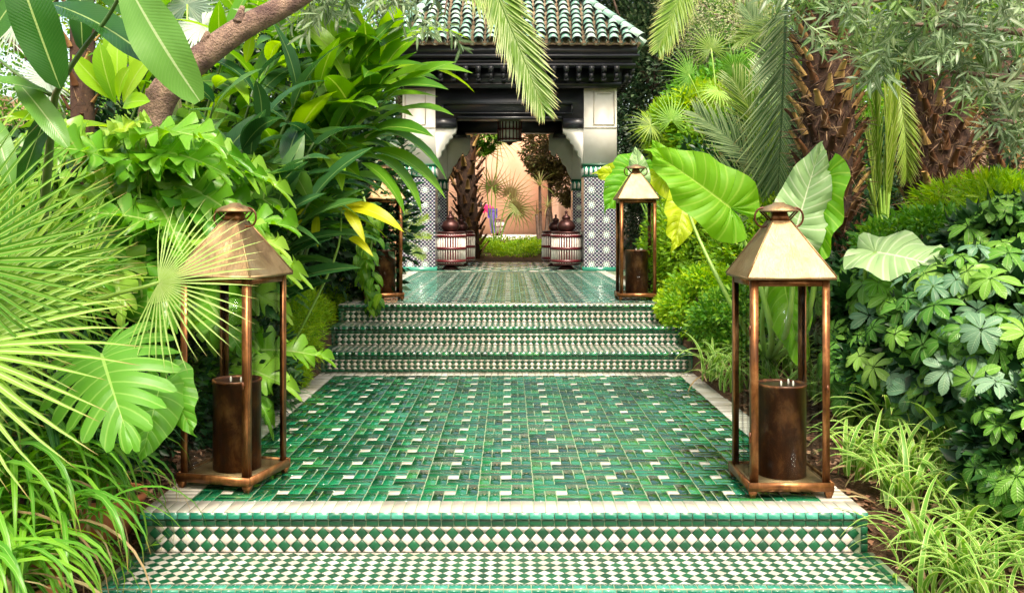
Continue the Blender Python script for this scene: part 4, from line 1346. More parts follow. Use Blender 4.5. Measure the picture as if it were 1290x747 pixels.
def boots_trunk(label, base, top, r, nb, cat='palm tree', bs=.2, fib=1400, rb=None, seed=1, name='palm_trunk', group='shaggy palm trunks'):
    rr = random.Random(seed); base = Vector(base); top = Vector(top)
    t = thing(name, label, cat, base, 0, group)
    d = top - base; L = d.length; ax = d.normalized()
    ring = [base + d * (i / 8) for i in range(9)]
    wobj('trunk', tube(ring, [r * .80 * rr.uniform(.95, 1.05) for _ in ring], 14).build('trunk', 'boot_dark', True), t)
    if ('boot', 0) not in LM:
        for k in range(3):
            q = random.Random(k + 5); n_ = 5; v = []; f = []
            for i in range(n_ + 1):
                s = i / n_; w_ = .30 * (1 - .55 * s) * (1 + .12 * q.uniform(-1, 1)); th = .12 * (1 - .5 * s) + .02
                yy = s; zz = .30 * s ** 1.5 + .02 * q.uniform(-1, 1)
                v += [(-w_, yy, zz), (-w_ * .4, yy, zz + th), (w_ * .4, yy, zz + th), (w_, yy, zz), (0, yy, zz - th * .6)]
            for i in range(n_):
                for j in range(5): f.append([i * 5 + j, i * 5 + (j + 1) % 5, i * 5 + 5 + (j + 1) % 5, i * 5 + 5 + j])
            LM[('boot', k)] = T(v, [np.array([x[::-1] for x in f]), np.array([[25, 26, 27, 28, 29]])]).build('leaf_base', 'boot')
    ga = 2.39996
    X = ax.cross(Vector((0, 1, 0))).normalized(); Yv = X.cross(ax) * -1
    for i in range(nb):
        s = (i + .5) / nb; a = i * ga
        out = X * cos(a) + Yv * sin(a)
        p = base + d * s + out * r * .82
        wobj('leaf_base', LM[('boot', i % 3)], t, frame(p, ax * .95 + out * rr.uniform(.15, .5), out, bs * rr.uniform(.75, 1.25), rr.uniform(.8, 1.1)))
    n_ = fib
    s = rng.random(n_); a = rng.random(n_) * 2 * pi
    Xn, Yn, An = np.array(X), np.array(Yv), np.array(ax)
    out = np.cos(a)[:, None] * Xn + np.sin(a)[:, None] * Yn
    p = np.array(base) + np.array(d) * s[:, None] + out * (r * (.85 + .2 * rng.random(n_)))[:, None]
    dr = out * .5 + An * rng.uniform(-.6, 1.1, n_)[:, None] + rng.normal(size=(n_, 3)) * .5
    wobj('fibre', scatter(STRAW, p, dr, out, bs * (.3 + .9 * rng.random(n_) ** 2)).build('fibre', 'fibre'), t, None, 'stuff')
    return t


FAN = [fanleaf(30, 150, .3, seed=k) for k in range(2)]
FANM = [t.build('leaf', 'fan') for t in FAN]
FANP = [t.build('leaf', 'fan_pale') for t in FAN]
FANF = [fanleaf(22, 160, .5, seed=k + 9, inner=.25, tipdrop=.5).build('leaf', 'fan_far') for k in range(2)]
FANG = [fanleaf(26, 140, .5, seed=k + 30, inner=.3, tipdrop=.5).build('leaf', m_) for k, m_ in ((0, 'fan'), (1, 'fan'), (2, 'frond'))]
FANS = [fanleaf(34, 165, .3, seed=3).build('leaf', 'silver')]
boots_trunk('rough palm trunk standing behind the left barrel tables', (-.78, 18.2, .4), (-.98, 18.2, 3.6), .26, 90, bs=.24, fib=900, seed=4)
t = thing('courtyard_fan_palm', 'fan palm with dry tipped leaves before the pink courtyard wall', 'palm tree', (P(625, 300, 20).x, 20, .5))
for (b, tp) in (((628, 176, 20), (640, 205, 19.6)), ((620, 236, 20), (624, 205, 19.8)), ((643, 244, 19.8), (658, 222, 19.6)), ((652, 262, 19.6), (640, 283, 19.3)), ((612, 190, 19.5), (600, 168, 19.5)), ((650, 262, 19.6), (672, 250, 19.3))):
    hero(t, 'leaf', FANF[random.randrange(2)], b, tp, (0.1, -1, .1), s=.58)
    stem(t, [Vector((P(b[0], b[1], b[2]))), P(b[0] * .6 + 618 * .4, b[1] * .4 + 290 * .6, 20), Vector(t.location)], .012)
ro = thing('courtyard_tree', 'rusty leaved small tree at the right of the courtyard view', 'tree', (P(698, 300, 21).x, 21, .5))
wobj('crown', join([blob(9000, P(700, 185, 21), (.75, .6, .75), clumps=50, size=.09, spread=.18), blob(3500, P(716, 230, 21), (.4, .4, .5), clumps=20, size=.08)]).build('crown', 'rust'), ro, None, 'stuff')
stem(ro, [Vector(ro.location), P(692, 250, 21), P(696, 200, 21)], [.06, .045, .03], 'trunk', 'trunk')
yu = thing('courtyard_yucca', 'dry leaved yucca standing behind the right barrel tables', 'plant', (P(683, 310, 19).x, 19, .5))
YB = strip(6, w_blade(.035), 20, -30, .4)
YBm = YB.build('leaf', 'fan_far')
for k, (cx, cy) in enumerate([(680, 235)] * 26 + [(676, 270)] * 14 + [(690, 262)] * 14):
    a = k * 2.4; el = random.uniform(-.5, 1.2); d = Vector((cos(a) * cos(el), sin(a) * cos(el), sin(el)))
    wobj('leaf', YBm, yu, frame(P(cx, cy, 19), d, (0, 0, 1), random.uniform(.35, .5)))
for a, b in ((680, 235), (676, 270), (690, 262)): stem(yu, [Vector(yu.location) + Vector(((a - 683) * .008, 0, 0)), P(a, b, 19)], [.04, .03], 'trunk', 'trunk')
mass('climbing_shrub', 'dark creeper over the arch left inside the pavilion', 'plant', [(P(575, 195, 18.6), (.35, .3, .5), 3500, dict(clumps=25, size=.07))], 'rust')
mass('courtyard_bush', 'green bush crown above the courtyard palm trunk', 'plant', [(P(606, 172, 18.8), (.4, .3, .35), 3500, dict(clumps=25, size=.08))], 'mid')

# ---- right side middle ground
def bush(label, px, py, D, rad, n_, m, size, leaf=LEAF2, cl=60, group='leafy shrubs on the right bank', cat='shrub', sp=.2):
    return mass('shrub', label, cat, [(P(px, py, D), rad, n_, dict(clumps=cl, leaf=leaf, size=size, spread=sp))], m, group, stems=3)


bush('bright green broad-leaved bush between dark tree and fan palms', 895, 165, 13, (.85, .7, .62), 11000, 'bright', .12)
bush('dark green bush low behind the yellow elephant ears', 960, 215, 12, (1.2, .9, .8), 11000, 'mid', .11)
bush('mid green bush reaching behind the grey palm fronds', 970, 150, 13.5, (1.5, .9, .9), 11000, 'mid', .11)
bush('bright feathery shrub just right of the far right lantern', 885, 325, 9.3, (.60, .6, .72), 13000, 'bright', .055, cl=90)
bush('yellow-green shrub behind the near right lantern hood', 915, 330, 8.6, (.75, .7, .75), 15000, 'bright', .055, cl=100)
bush('fine leaved shrub seen through the glass of the near right lantern', 985, 350, 7.6, (.65, .6, .62), 12000, 'bright', .05, cl=90)
bush('low green shrub beside the upper steps on the right', 890, 385, 7.6, (.38, .4, .30), 8000, 'mound', .045, cl=60)
bush('low shrub spilling towards the middle step on the right', 945, 408, 6.9, (.42, .4, .28), 8000, 'mid', .045, cl=60)
bush('small shrub tucked against the landing edge on the right', 872, 360, 8.8, (.20, .3, .22), 5000, 'mound', .045, cl=40)
bush('dark undergrowth between the two palm trunks', 1110, 372, 8.0, (1.1, .8, .48), 12000, 'deep', .09)
bush('dark bush at the foot of the wide palm trunk', 1230, 372, 7.0, (1.1, .7, .48), 12000, 'mid', .08)
bush('spiky yellow-green bush under the palm at the right edge', 1255, 268, 6.2, (.55, .4, .22), 7000, 'bright', .09, leaf=NEEDLE)
bush('fresh green small-leaved bush above the umbrella plants', 1180, 315, 5.9, (.50, .4, .24), 7000, 'mid', .05)
bush('dark hedge far behind the right bank', 1010, 260, 10.5, (1.6, .7, 1.1), 14000, 'deep', .10)

# ---- palm trunks, right
boots_trunk('tall shaggy dark palm trunk right of the elephant ears', (P(1040, 200, 6.9).x, 6.9, .1), (P(1046, 0, 6.9).x, 6.9, 3.9), .235, 290, bs=.15, fib=9000, seed=2)
boots_trunk('wide shaggy palm trunk under the grey foliage at right', (P(1192, 200, 7.7).x, 7.7, .1), (P(1176, 0, 7.7).x, 7.7, 3.2), .31, 290, bs=.15, fib=9000, seed=3)
boots_trunk('shorter brown palm trunk at the right edge behind the wide one', (P(1268, 200, 9.2).x, 9.2, .1), (P(1262, 0, 9.2).x, 9.2, 2.9), .17, 160, bs=.14, fib=5000, seed=6)

# ---- feather and fan palms
FR = [frond(50, .30, 12, -26, 46, 22, .0075, .14, seed=k) for k in range(3)]
FRM = [t.build('frond', 'frond') for t in FR]; FRD = [t.build('frond', 'frond_dark') for t in FR]
HANG = frond(92, .27, 8, -6, 30, 8, .0075, .02, seed=8, ldroop=.0)
HANGM = HANG.build('frond', 'frond')
t = thing('overhanging_palm', 'drooping yellow-green palm fronds hanging into the top of the view', 'palm tree', P(760, -260, 6.5))
hero(t, 'frond', HANGM, (598, -70, 6.2), (684, 140, 5.8), (.15, -1, .1), 1.0)
hero(t, 'frond', HANGM, (880, -70, 6.6), (828, 64, 6.1), (.2, -1, .1), 1.1)
hero(t, 'frond', FRM[0], (520, -80, 7.0), (625, 10, 6.6), (.1, -1, .5), 1.0)
for b in ((598, -70, 6.2), (880, -70, 6.6), (520, -80, 7.0)): stem(t, [P(*b), P(b[0] * .5 + 380, -170, 6.4), Vector(t.location)], [.012, .016, .02])
t = thing('feather_palm', 'grey-green feather palm arching left of the first shaggy trunk', 'palm tree', P(1000, 300, 8.2))
for b, tp, m_ in (((992, -30, 7.6), (980, 262, 7.4), 1), ((1005, 262, 8.0), (886, 138, 7.6), 1), ((1000, 285, 8.0), (898, 205, 7.5), 1), ((1004, 150, 8), (944, 5, 7.8), 1), ((1012, 30, 8), (930, 45, 7.6), 0),
                  ((1004, 270, 8.2), (925, 90, 8.2), 0), ((1002, 280, 8.4), (965, 70, 8.6), 1), ((1006, 290, 8.0), (920, 262, 7.4), 1)):
    hero(t, 'frond', (FRM, FRD)[m_][random.randrange(3)], b, tp, (-.25, -1, .45), .95)
stem(t, [P(1004, 330, 8.2), P(1004, 250, 8.1), P(1000, 200, 8)], [.05, .04, .03], 'boot_dark', 'trunk')
YPm = [frond(26, .20, 4, -8, 16, 30, .006, .22, seed=k + 40, ldroop=.0, rr0=.009).build('frond', 'frond') for k in range(2)]
t = thing('young_palm', 'upright bunch of pale green palm stalks between the two trunks', 'palm tree', P(1112, 330, 7.1))
for k, (bx, tx, ty) in enumerate([(1106, 1086, 150), (1110, 1100, 80), (1114, 1116, 70), (1116, 1130, 110), (1110, 1074, 200)]):
    hero(t, 'frond', YPm[k % 2], (bx, 300, 7.1), (tx, ty - 30, 7.1 + .05 * (k - 4)), (.6 * (-1) ** k, -1, .2), 1.0)
    stem(t, [P(bx, 335, 7.1), P(bx, 290, 7.08), P((bx + tx) / 2, (300 + ty) / 2, 7.08)], [.022, .02, .010])
hero(t, 'frond', FRM[1], (1128, 90, 7.5), (1148, 225, 7.4), (-.1, -1, .2), .8)
t = thing('fan_palm', 'group of small fan palms rising behind the elephant ears', 'palm tree', P(915, 200, 12))
for b, tp, r_ in (((896, 62, 12), (890, 25, 12), .45), ((962, 58, 12), (940, 90, 11.7), .42), ((925, 88, 12.2), (922, 40, 12), .4), ((868, 95, 11.8), (838, 72, 11.5), .45), ((846, 152, 11.5), (845, 115, 11.5), .40), ((912, 130, 11.8), (905, 90, 11.7), .4), ((820, 158, 11.5), (790, 175, 11.3), .36), ((905, 115, 11.6), (872, 135, 11.2), .4), ((975, 105, 12), (1000, 90, 11.8), .4)):
    hero(t, 'leaf', FANG[random.randrange(3)], b, tp, (random.uniform(-.5, .5), -1, random.uniform(.1, .9)), s=r_)
    stem(t, [P(*b), P(b[0] * .5 + 458, 150, 12), P(915, 230, 12)], [.009, .012, .016])

# ---- elephant ears
EARM = {k: veinleaf(EAR, 1.0, 8, .042, .22, .35, .07).build('leaf', k) for k in ('ear', 'ear_pale', 'ear_yellow')}
EW = veinleaf(EAR, 1.0, 7, .016, .9, .8, .05, fold=.5)
t = thing('elephant_ear_plant', 'elephant ear plant with huge glowing green leaves behind the near right lantern', 'plant', gpt(965, 455))
hero(t, 'leaf', EARM['ear'], (920, 262, 5.3), (822, 184, 5.2), (.05, -1, .15), .74)
hero(t, 'leaf', EARM['ear_pale'], (1002, 292, 4.9), (1034, 180, 4.9), (-.35, -1, .1), .62, s=.53)
hero(t, 'leaf', EARM['ear'], (1037, 228, 4.95), (1024, 335, 4.8), (-.9, -1, .2), .62)
hero(t, 'leaf', EARM['ear_yellow'], (862, 252, 6.1), (852, 312, 5.9), (.1, -1, .0), .7)
hero(t, 'leaf', EARM['ear'], (985, 340, 5.4), (1008, 470, 5.2), (-.6, -1, .2), .5)
stem(t, [(921, 271, 5.3), (948, 330, 5.35), (972, 420, 5.4), Vector(t.location)], [.010, .014, .019, .024])
stem(t, [(1002, 292, 4.9), (1000, 340, 5.0), (990, 420, 5.25), Vector(t.location)], [.009, .013, .018, .022])
stem(t, [(1040, 190, 4.95), (1037, 228, 4.95), (1034, 300, 5.0), (1010, 420, 5.2), Vector(t.location)], [.006, .010, .013, .018, .022])
stem(t, [(858, 238, 5.9), (880, 300, 5.8), (930, 400, 5.6), Vector(t.location)], [.008, .011, .015, .02])
stem(t, [(985, 340, 5.4), (975, 330, 5.4), (960, 400, 5.4), Vector(t.location)], [.008, .012, .015, .02])
t = thing('elephant_ear_plant', 'single broad pale elephant ear leaf lying above the umbrella plants', 'plant', gpt(1110, 440))
hero(t, 'leaf', EARM['ear_pale'], (1103, 318, 5.0), (1196, 330, 4.75), (-.05, -.62, 1), 1.15, s=.46)
stem(t, [(1103, 318, 5.0), (1090, 350, 5.05), Vector(t.location)], [.009, .012, .018])
t = thing('elephant_ear_plant', 'small bright elephant ear leaves behind the far right lantern', 'plant', Vector((1.75, 9.3, .4)))
for b, tp, k, sx in (((798, 212, 9.2), (762, 262, 9.0), 'ear', .8), ((792, 222, 9.3), (752, 216, 9.1), 'ear_yellow', .8), ((806, 226, 8.9), (800, 184, 8.9), 'ear_pale', .7), ((845, 215, 9.0), (822, 175, 9), 'ear', .7), ((832, 222, 9.1), (862, 262, 9.0), 'ear_yellow', .7)):
    hero(t, 'leaf', EARM[k], b, tp, (-.2, -1, .25), sx)
    stem(t, [P(*b), P((b[0] + 835) / 2, 270, 9.2), Vector(t.location)], [.006, .009, .013])

# ---- umbrella plants (right mass)
OB = strip(6, w_obov(.20), 14, -34, .22, 1)
WH = {}
for k in ('umb', 'umb_blue', 'umb_light'):
    WH[k] = [whorl(OB, n_, -14, seed=i, petiole=.9, L=1).build('leaf', k, True) for i, n_ in enumerate((7, 8, 9))]


def umbrella_bush(label, c, rad, n_, mats, size, fill=5000, seed=1):
    rr = random.Random(seed); c = Vector(c); r = thing('umbrella_plant', label, 'shrub', (c.x, c.y, gz(c.x, c.y)), 0, 'umbrella plants massed on the right')
    k = 0; i = 0
    while k < n_ and i < n_ * 6:
        i += 1
        zz = 1 - 2 * ((i + .5) / (n_ * 2.2)) % 2; a = i * 2.39996
        zz = rr.uniform(-.75, 1); ro_ = math.sqrt(max(0, 1 - zz * zz)); d = Vector((ro_ * cos(a), ro_ * sin(a), zz))
        if d.y > .35 and d.z < .6: continue
        sc = rr.uniform(.78, 1.02)
        p = c + Vector((d.x * rad[0], d.y * rad[1], d.z * rad[2])) * sc
        nr = (d * .8 + Vector((rr.gauss(0, .25), -.35 + rr.gauss(0, .2), .55))).normalized()
        side = nr.cross(Vector((rr.random(), rr.random(), rr.random()))).normalized()
        m = frame(p, side, nr, size * rr.uniform(.7, 1.2))
        wobj('leaf', WH[rr.choices(mats[0], mats[1])[0]][rr.randrange(3)], r, m); k += 1
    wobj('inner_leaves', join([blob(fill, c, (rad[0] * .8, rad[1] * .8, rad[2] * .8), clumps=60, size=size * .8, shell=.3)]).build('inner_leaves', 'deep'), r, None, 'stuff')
    for q in range(5):
        a = q * 1.25; stem(r, [Vector(r.location) + Vector((cos(a) * .08, sin(a) * .08, 0)), c + Vector((cos(a) * rad[0] * .3, sin(a) * rad[1] * .3, -rad[2] * .2)), c + Vector((cos(a) * rad[0] * .6, sin(a) * rad[1] * .6, rad[2] * .4))], [.014, .011, .006], 'stem')


umbrella_bush('large umbrella plant with bluish leaves at the right edge', P(1262, 455, 4.55), (.62, .6, .62), 250, (['umb', 'umb_blue', 'umb_light'], [4, 3, 3]), .118, 7000, 1)
umbrella_bush('glossy umbrella plant with light green tips beside the near right lantern', P(1140, 392, 5.3), (.52, .5, .40), 130, (['umb', 'umb_blue', 'umb_light'], [3, 1, 5]), .125, 5000, 2)
umbrella_bush('dark umbrella plant low behind the striped grasses', P(1150, 470, 5.0), (.50, .4, .34), 90, (['umb', 'umb_light'], [4, 1]), .095, 6000, 3)
umbrella_bush('umbrella plant reaching forward at the lower right edge', P(1310, 590, 3.75), (.34, .34, .42), 80, (['umb', 'umb_blue', 'umb_light'], [4, 1, 2]), .10, 4000, 4)
umbrella_bush('umbrella plant at the right edge beneath the spiky yellow bush', P(1285, 320, 5.1), (.45, .45, .34), 80, (['umb', 'umb_light', 'umb_blue'], [3, 2, 1]), .12, 4000, 5)

# ---- grey narrow-leaved tree at the top right
NL = strip(4, w_lance(.085, .5), 8, -18, .15)
TW = {k: [twig(NL, 15, s_, .42).build('spray', k) for s_ in range(4)] for k in ('oleander', 'greyleaf')}
t = thing('narrow_leaved_tree', 'grey-green narrow-leaved tree hanging over the palm trunks at top right', 'tree', P(1420, 640, 5.4))
stem(t, [Vector(t.location), P(1400, 300, 5.3), P(1380, 60, 5.2), P(1360, -120, 5.2)], [.10, .09, .07, .05], 'trunk', 'trunk')
for (a, b, c_) in (((1380, 60), (1280, 40), (1130, 30)), ((1370, -20), (1230, -20), (1060, 10)), ((1390, 180), (1310, 160), (1240, 150)), ((1360, -100), (1180, -60), (1000, -10)), ((1385, 100), (1300, 100), (1190, 90))):
    stem(t, [P(*a, 5.2), P(*b, 5.0), P(*c_, 4.9)], [.035, .022, .008], 'trunk', 'limb')
rr = random.Random(11); cnt = 0
while cnt < 290:
    px = rr.uniform(985, 1330); py = rr.uniform(-50, 235)
    lim = np.interp(px, [985, 1040, 1090, 1130, 1160, 1200, 1240, 1300], [10, 45, 110, 85, 70, 95, 165, 200])
    if py > lim + rr.gauss(0, 10): continue
    if px < 1100 and rr.random() < .35: continue
    D = rr.uniform(4.4, 6.0); b = P(px, py, D)
    d = Vector((rr.gauss(-.35, .7), rr.gauss(-.35, .5), rr.gauss(-.15, .6)))
    k = 'greyleaf' if rr.random() < np.interp(px, [1050, 1250], [.25, .75]) else 'oleander'
    wobj('spray', TW[k][rr.randrange(4)], t, frame(b - d.normalized() * .15, d, (rr.gauss(0, .4), -.6, .8), rr.uniform(.20, .31))); cnt += 1

# ---- striped grasses on the right bank
def blades(m, n_=5, wd=.03, L=1.0, a0=70, a1=-60):
    return [strip(9, w_blade(wd * random.uniform(.85, 1.2)), a0 + random.uniform(-18, 14), a1 + random.uniform(-30, 25), .3, 1, 0, 3, random.uniform(-.5, .5)).build('blade', m, True) for _ in range(n_)]


DRYM = leafmat('dry_blade', [(.20, .13, .06), (.32, .24, .12), (.40, .34, .18)], None, .0, .15, .7)
M['dry'] = DRYM
STR = blades('stripe', 9, .027, a0=84, a1=-30) + blades('dry', 1, .02, a0=50, a1=-80); BL = blades('blade', 6, .024, a0=64, a1=-75); BLD = blades('blade_dark', 6, .028)
BL += blades('dry', 1, .016, a0=40, a1=-85)[:1]


def clump(name, label, cat, base, n_, L, bl, group, spread=.05, bias=None, lean=.0):
    base = Vector(base); r = thing(name, label, cat, base, 0, group)
    for k in range(n_):
        a = k * 2.39996 + random.gauss(0, .3)
        d = Vector((cos(a), sin(a), 0))
        if bias is not None: d = (d + Vector(bias) * random.uniform(.3, 1.3)); d.z = 0; d.normalize()
        el = random.uniform(-.1, .35); d2 = Vector((d.x * cos(el), d.y * cos(el), sin(el)))
        p = base + Vector((random.gauss(0, spread), random.gauss(0, spread), .0))
        wobj('blade', bl[random.randrange(len(bl))], r, frame(p, d2, (0, 0, 1), L * random.uniform(.65, 1.2)))
    return r


for (px, py, L, n_, lab) in (
    (898, 478, .30, 22, 'striped grass clump overhanging the foot of the far steps'),
    (925, 492, .27, 18, 'striped grass clump behind the left post of the near right lantern'),
    (962, 478, .30, 20, 'striped grass clump seen through the near right lantern above the candle'),
    (1000, 470, .33, 20, 'striped grass clump furthest back under the elephant ear stalks'),
    (1035, 505, .30, 20, 'striped grass clump directly behind the near right lantern'),
    (1078, 492, .34, 22, 'striped grass clump just right of the lantern post, upper row'),
    (1120, 510, .32, 22, 'striped grass clump touching the dark umbrella plant'),
    (1078, 545, .33, 24, 'striped grass clump leaning on the lantern at mid height'),
    (1160, 535, .30, 20, 'striped grass clump below the light tipped umbrella plant'),
    (1118, 572, .34, 24, 'tall striped grass clump in the middle of the right bank'),
    (1085, 600, .28, 22, 'striped grass clump beside the right corner of the terrace'),
    (1180, 590, .30, 20, 'striped grass clump half shaded by the umbrella plants'),
    (1135, 640, .30, 24, 'striped grass clump spreading over the end of the diamond riser'),
    (1190, 650, .28, 20, 'striped grass clump on bare mulch behind the pale one'),
    (1160, 708, .28, 24, 'pale striped grass clump beside the bottom tread'),
    (1222, 690, .28, 22, 'striped grass clump between two others near the bottom right'),
    (1240, 760, .28, 24, 'striped grass clump cut by the bottom edge of the view'),
    (1290, 720, .30, 20, 'striped grass clump in the bottom right corner'),
    (1250, 630, .26, 16, 'striped grass clump under the forward umbrella plant'),
    (1095, 520, .30, 18, 'striped grass clump squeezed between lantern post and dark umbrella plant'),
    (1140, 600, .28, 18, 'striped grass clump in the second row from the tiled edge'),
    (1215, 735, .26, 18, 'striped grass clump low down near the bottom edge'),
    (1178, 760, .24, 18, 'striped grass clump beside the lower corner of the bottom tread'),
    (1052, 470, .28, 16, 'striped grass clump seen through the lantern glass beside the right post'),
    (985, 500, .26, 16, 'striped grass clump seen behind the candle of the near right lantern'),
    (1200, 565, .28, 16, 'striped grass clump deep in the shade of the umbrella plants')):
    clump('striped_grass', lab, 'ornamental grass', gpt(px, py), int(n_ * 1.5), L * 1.5, STR, 'striped grass clumps on the right bank')

# ================================================================== LEFT SIDE
# ---- strap grasses
for (px, py, D, L, n_, dk, lab) in (
    (-30, 560, 3.5, .52, 26, 0, 'strappy grass clump at the left edge, highest one'),
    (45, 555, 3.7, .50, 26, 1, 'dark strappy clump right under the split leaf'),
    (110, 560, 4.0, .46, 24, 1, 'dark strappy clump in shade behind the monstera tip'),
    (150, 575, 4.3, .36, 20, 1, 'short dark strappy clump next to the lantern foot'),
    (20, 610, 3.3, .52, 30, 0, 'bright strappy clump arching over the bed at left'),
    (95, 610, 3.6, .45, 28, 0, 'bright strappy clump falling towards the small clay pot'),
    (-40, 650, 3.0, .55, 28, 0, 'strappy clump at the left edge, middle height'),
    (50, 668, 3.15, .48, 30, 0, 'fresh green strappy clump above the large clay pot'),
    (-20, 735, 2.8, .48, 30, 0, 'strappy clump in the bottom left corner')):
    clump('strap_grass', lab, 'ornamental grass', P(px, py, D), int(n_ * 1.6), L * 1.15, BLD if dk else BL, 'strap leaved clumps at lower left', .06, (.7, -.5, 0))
clump('strap_grass', 'strappy plant growing out of the large terracotta pot', 'ornamental grass', Vector(POTA) + Vector((0, 0, .26)), 70, .56, BL, None, .05, (.4, -.5, 0))
clump('strap_grass', 'thin strappy plant in the terracotta pot by the tiled corner', 'ornamental grass', Vector(POTB) + Vector((0, 0, .14)), 30, .42, BL, None, .04, (.4, -.3, 0))
for (px, py, lab) in ((345, 470, 'dark grass tuft behind the near left lantern'), (372, 400, 'dark grey grass tuft under the ginger'), (330, 520, 'low dark tuft seen through the left lantern glass'), (300, 450, 'dark tuft behind the lantern hood')):
    clump('dark_grass', lab, 'ornamental grass', gpt(px, py), 26, .40, BLD, 'dark tufts under the ginger')
# creeping sprigs over the step edge
t = thing('trailing_sprig', 'small trailing sprigs hanging over the left end of the tiled step', 'plant', (XL - .03, 3.5, -.10))
SP = twig(strip(4, w_lance(.1, .4), 10, -30, .2), 12, 5, .22).build('sprig', 'blade')
for k in range(12):
    d = Vector((random.uniform(-.3, .6), random.uniform(-.6, .3), random.uniform(-1, .1)))
    wobj('sprig', SP, t, frame(Vector((XL - .05 + random.gauss(0, .04), 3.35 + random.random() * .3, -.10 + random.gauss(0, .03))), d, (0, -.3, 1), random.uniform(.12, .2)))

# ---- big fan palm at the left
t = thing('fan_palm', 'large fan palm spreading pale pleated leaves from the left edge', 'palm tree', (-1.95, 3.1, -.1))
FL = [fanleaf(36, 108, .12, seed=21, tipdrop=.12, inner=.15, fat=2.7), fanleaf(34, 100, .2, seed=22, inner=.34, fat=1.35), fanleaf(32, 145, .3, seed=23, inner=.30, fat=1.45)]
FB = [[x.build('leaf', 'fan') for x in FL], [x.build('leaf', 'fan_pale') for x in FL]]
ro_ = Vector(t.location)
for b, tp, s_, k, pale, up in (((200, 356, 3.42), (330, 352, 3.36), .42, 0, 1, (.05, -.95, .5)), ((-60, 440, 3.0), (120, 432, 2.8), .66, 1, 1, (.1, -1, .6)), ((15, 345, 3.4), (90, 270, 3.3), .50, 2, 0, (.2, -1, .5)),
                               ((-60, 330, 3.0), (60, 250, 2.9), .58, 1, 0, (.2, -1, .3)), ((50, 310, 3.8), (85, 210, 3.7), .40, 2, 0, (.1, -1, .3)), ((-60, 400, 3.1), (60, 385, 2.95), .56, 1, 1, (.1, -1, .5)),
                               ((105, 350, 3.95), (165, 290, 3.8), .38, 2, 0, (-.1, -1, .4)), ((-30, 260, 3.6), (10, 170, 3.5), .46, 2, 0, (0, -1, .2)), ((-10, 390, 3.4), (90, 360, 3.2), .45, 2, 0, (.1, -1, .7)), ((60, 395, 3.8), (130, 380, 3.7), .36, 2, 0, (.1, -1, .6)),
                               ((-70, 500, 3.2), (40, 520, 3.0), .44, 1, 1, (.1, -1, .6))):
    hero(t, 'leaf', FB[pale][k], b, tp, up, s=s_)
    stem(t, [P(*b), P(b[0] * .55 - 60, b[1] * .5 + 250, b[2] - .0), ro_], [.007, .010, .015])
stem(t, [ro_ + Vector((0, 0, -.1)), ro_ + Vector((0, 0, .25))], [.12, .10], 'boot_dark', 'trunk')

# ---- split leaf monstera
MO = [(0, -70, .30), (0, -48, .44), (.01, -24, .52), (.03, -4, .55), (.12, 10, .55), (.24, 20, .52), (.37, 30, .46), (.51, 42, .38), (.68, 58, .28), (.80, 90, .20)]
MOm = veinleaf(MO, .42, 7, .012, .5, .45, .03, gap=.42, fold=.12).build('leaf', 'monstera')
MOs = veinleaf(EAR, 1.0, 6, .010, .6, .5, .04).build('leaf', 'monstera')
t = thing('monstera', 'monstera with one large split leaf in front of the left lantern', 'plant', (-1.75, 3.5, -.12))
hero(t, 'leaf', MOm, (128, 446, 3.3), (160, 560, 3.0), (.05, -1, .75), 1.1, s=.42)
hero(t, 'leaf', MOs, (200, 492, 3.40), (178, 575, 3.25), (.35, -1, .3), .85)
hero(t, 'leaf', MOs, (215, 478, 3.5), (232, 545, 3.35), (-.3, -1, .3), .7)
for b in ((132, 448, 3.3), (200, 492, 3.40), (215, 478, 3.5)): stem(t, [P(*b), P(b[0] - 15, b[1] + 10, b[2] + .12), P(100, 560, 3.6), Vector(t.location)], [.005, .007, .009, .012])

# ---- lobed philodendron
LOB2 = [(.9 * i / 11, -30 + 70 * (i / 11) + (45 if i == 11 else 0), .34 * (.55 + .45 * math.sin(pi * min(1, i / 11 * .8 + .25))) * (1 - .55 * (i / 11) ** 3)) for i in range(12)]
LO = [veinleaf(LOB2, .30, 5, .01, .5, .7, .10, gap=.30, fold=.3, widen=.78).build('leaf', 'lobed'), veinleaf(LOB2, .26, 5, .01, .7, 1.1, .14, gap=.34, fold=.4, widen=.68).build('leaf', 'lobed')]
rr = random.Random(5)
for lab, (cx, cy, cD), n_, (w_, h_) in (('lobed philodendron with ruffled bright leaves under the sloping branch', (165, 228, 5.0), 85, (105, 85)), ('lobed philodendron leaves just left of the near left lantern hood', (230, 330, 4.9), 26, (55, 60)),
                                         ('lobed philodendron leaves filling behind the left lantern glass', (262, 455, 5.2), 14, (40, 45))):
    c = P(cx, cy, cD); t = thing('philodendron', lab, 'plant', (c.x, c.y, gz(c.x, c.y)), 0, 'ruffled philodendrons at left')
    for k in range(n_):
        a = rr.uniform(0, 6.28); q = rr.random() ** .6
        b = P(cx + cos(a) * w_ * q * .75, cy + sin(a) * h_ * q * .75, cD + rr.uniform(-.35, .35))
        d = Vector((cos(a) * .6 + .35 + rr.gauss(0, .3), -.5 + rr.gauss(0, .3), -sin(a) * .55 - .2 + rr.gauss(0, .25)))
        wobj('leaf', LO[k % 2], t, frame(b, d, (rr.gauss(0, .2), -.55, .9), rr.uniform(.42, .62)))
        if k % 2 == 0: stem(t, [b, b.lerp(Vector(t.location), .5) + Vector((0, .1, .15)), Vector(t.location)], [.005, .007, .009])

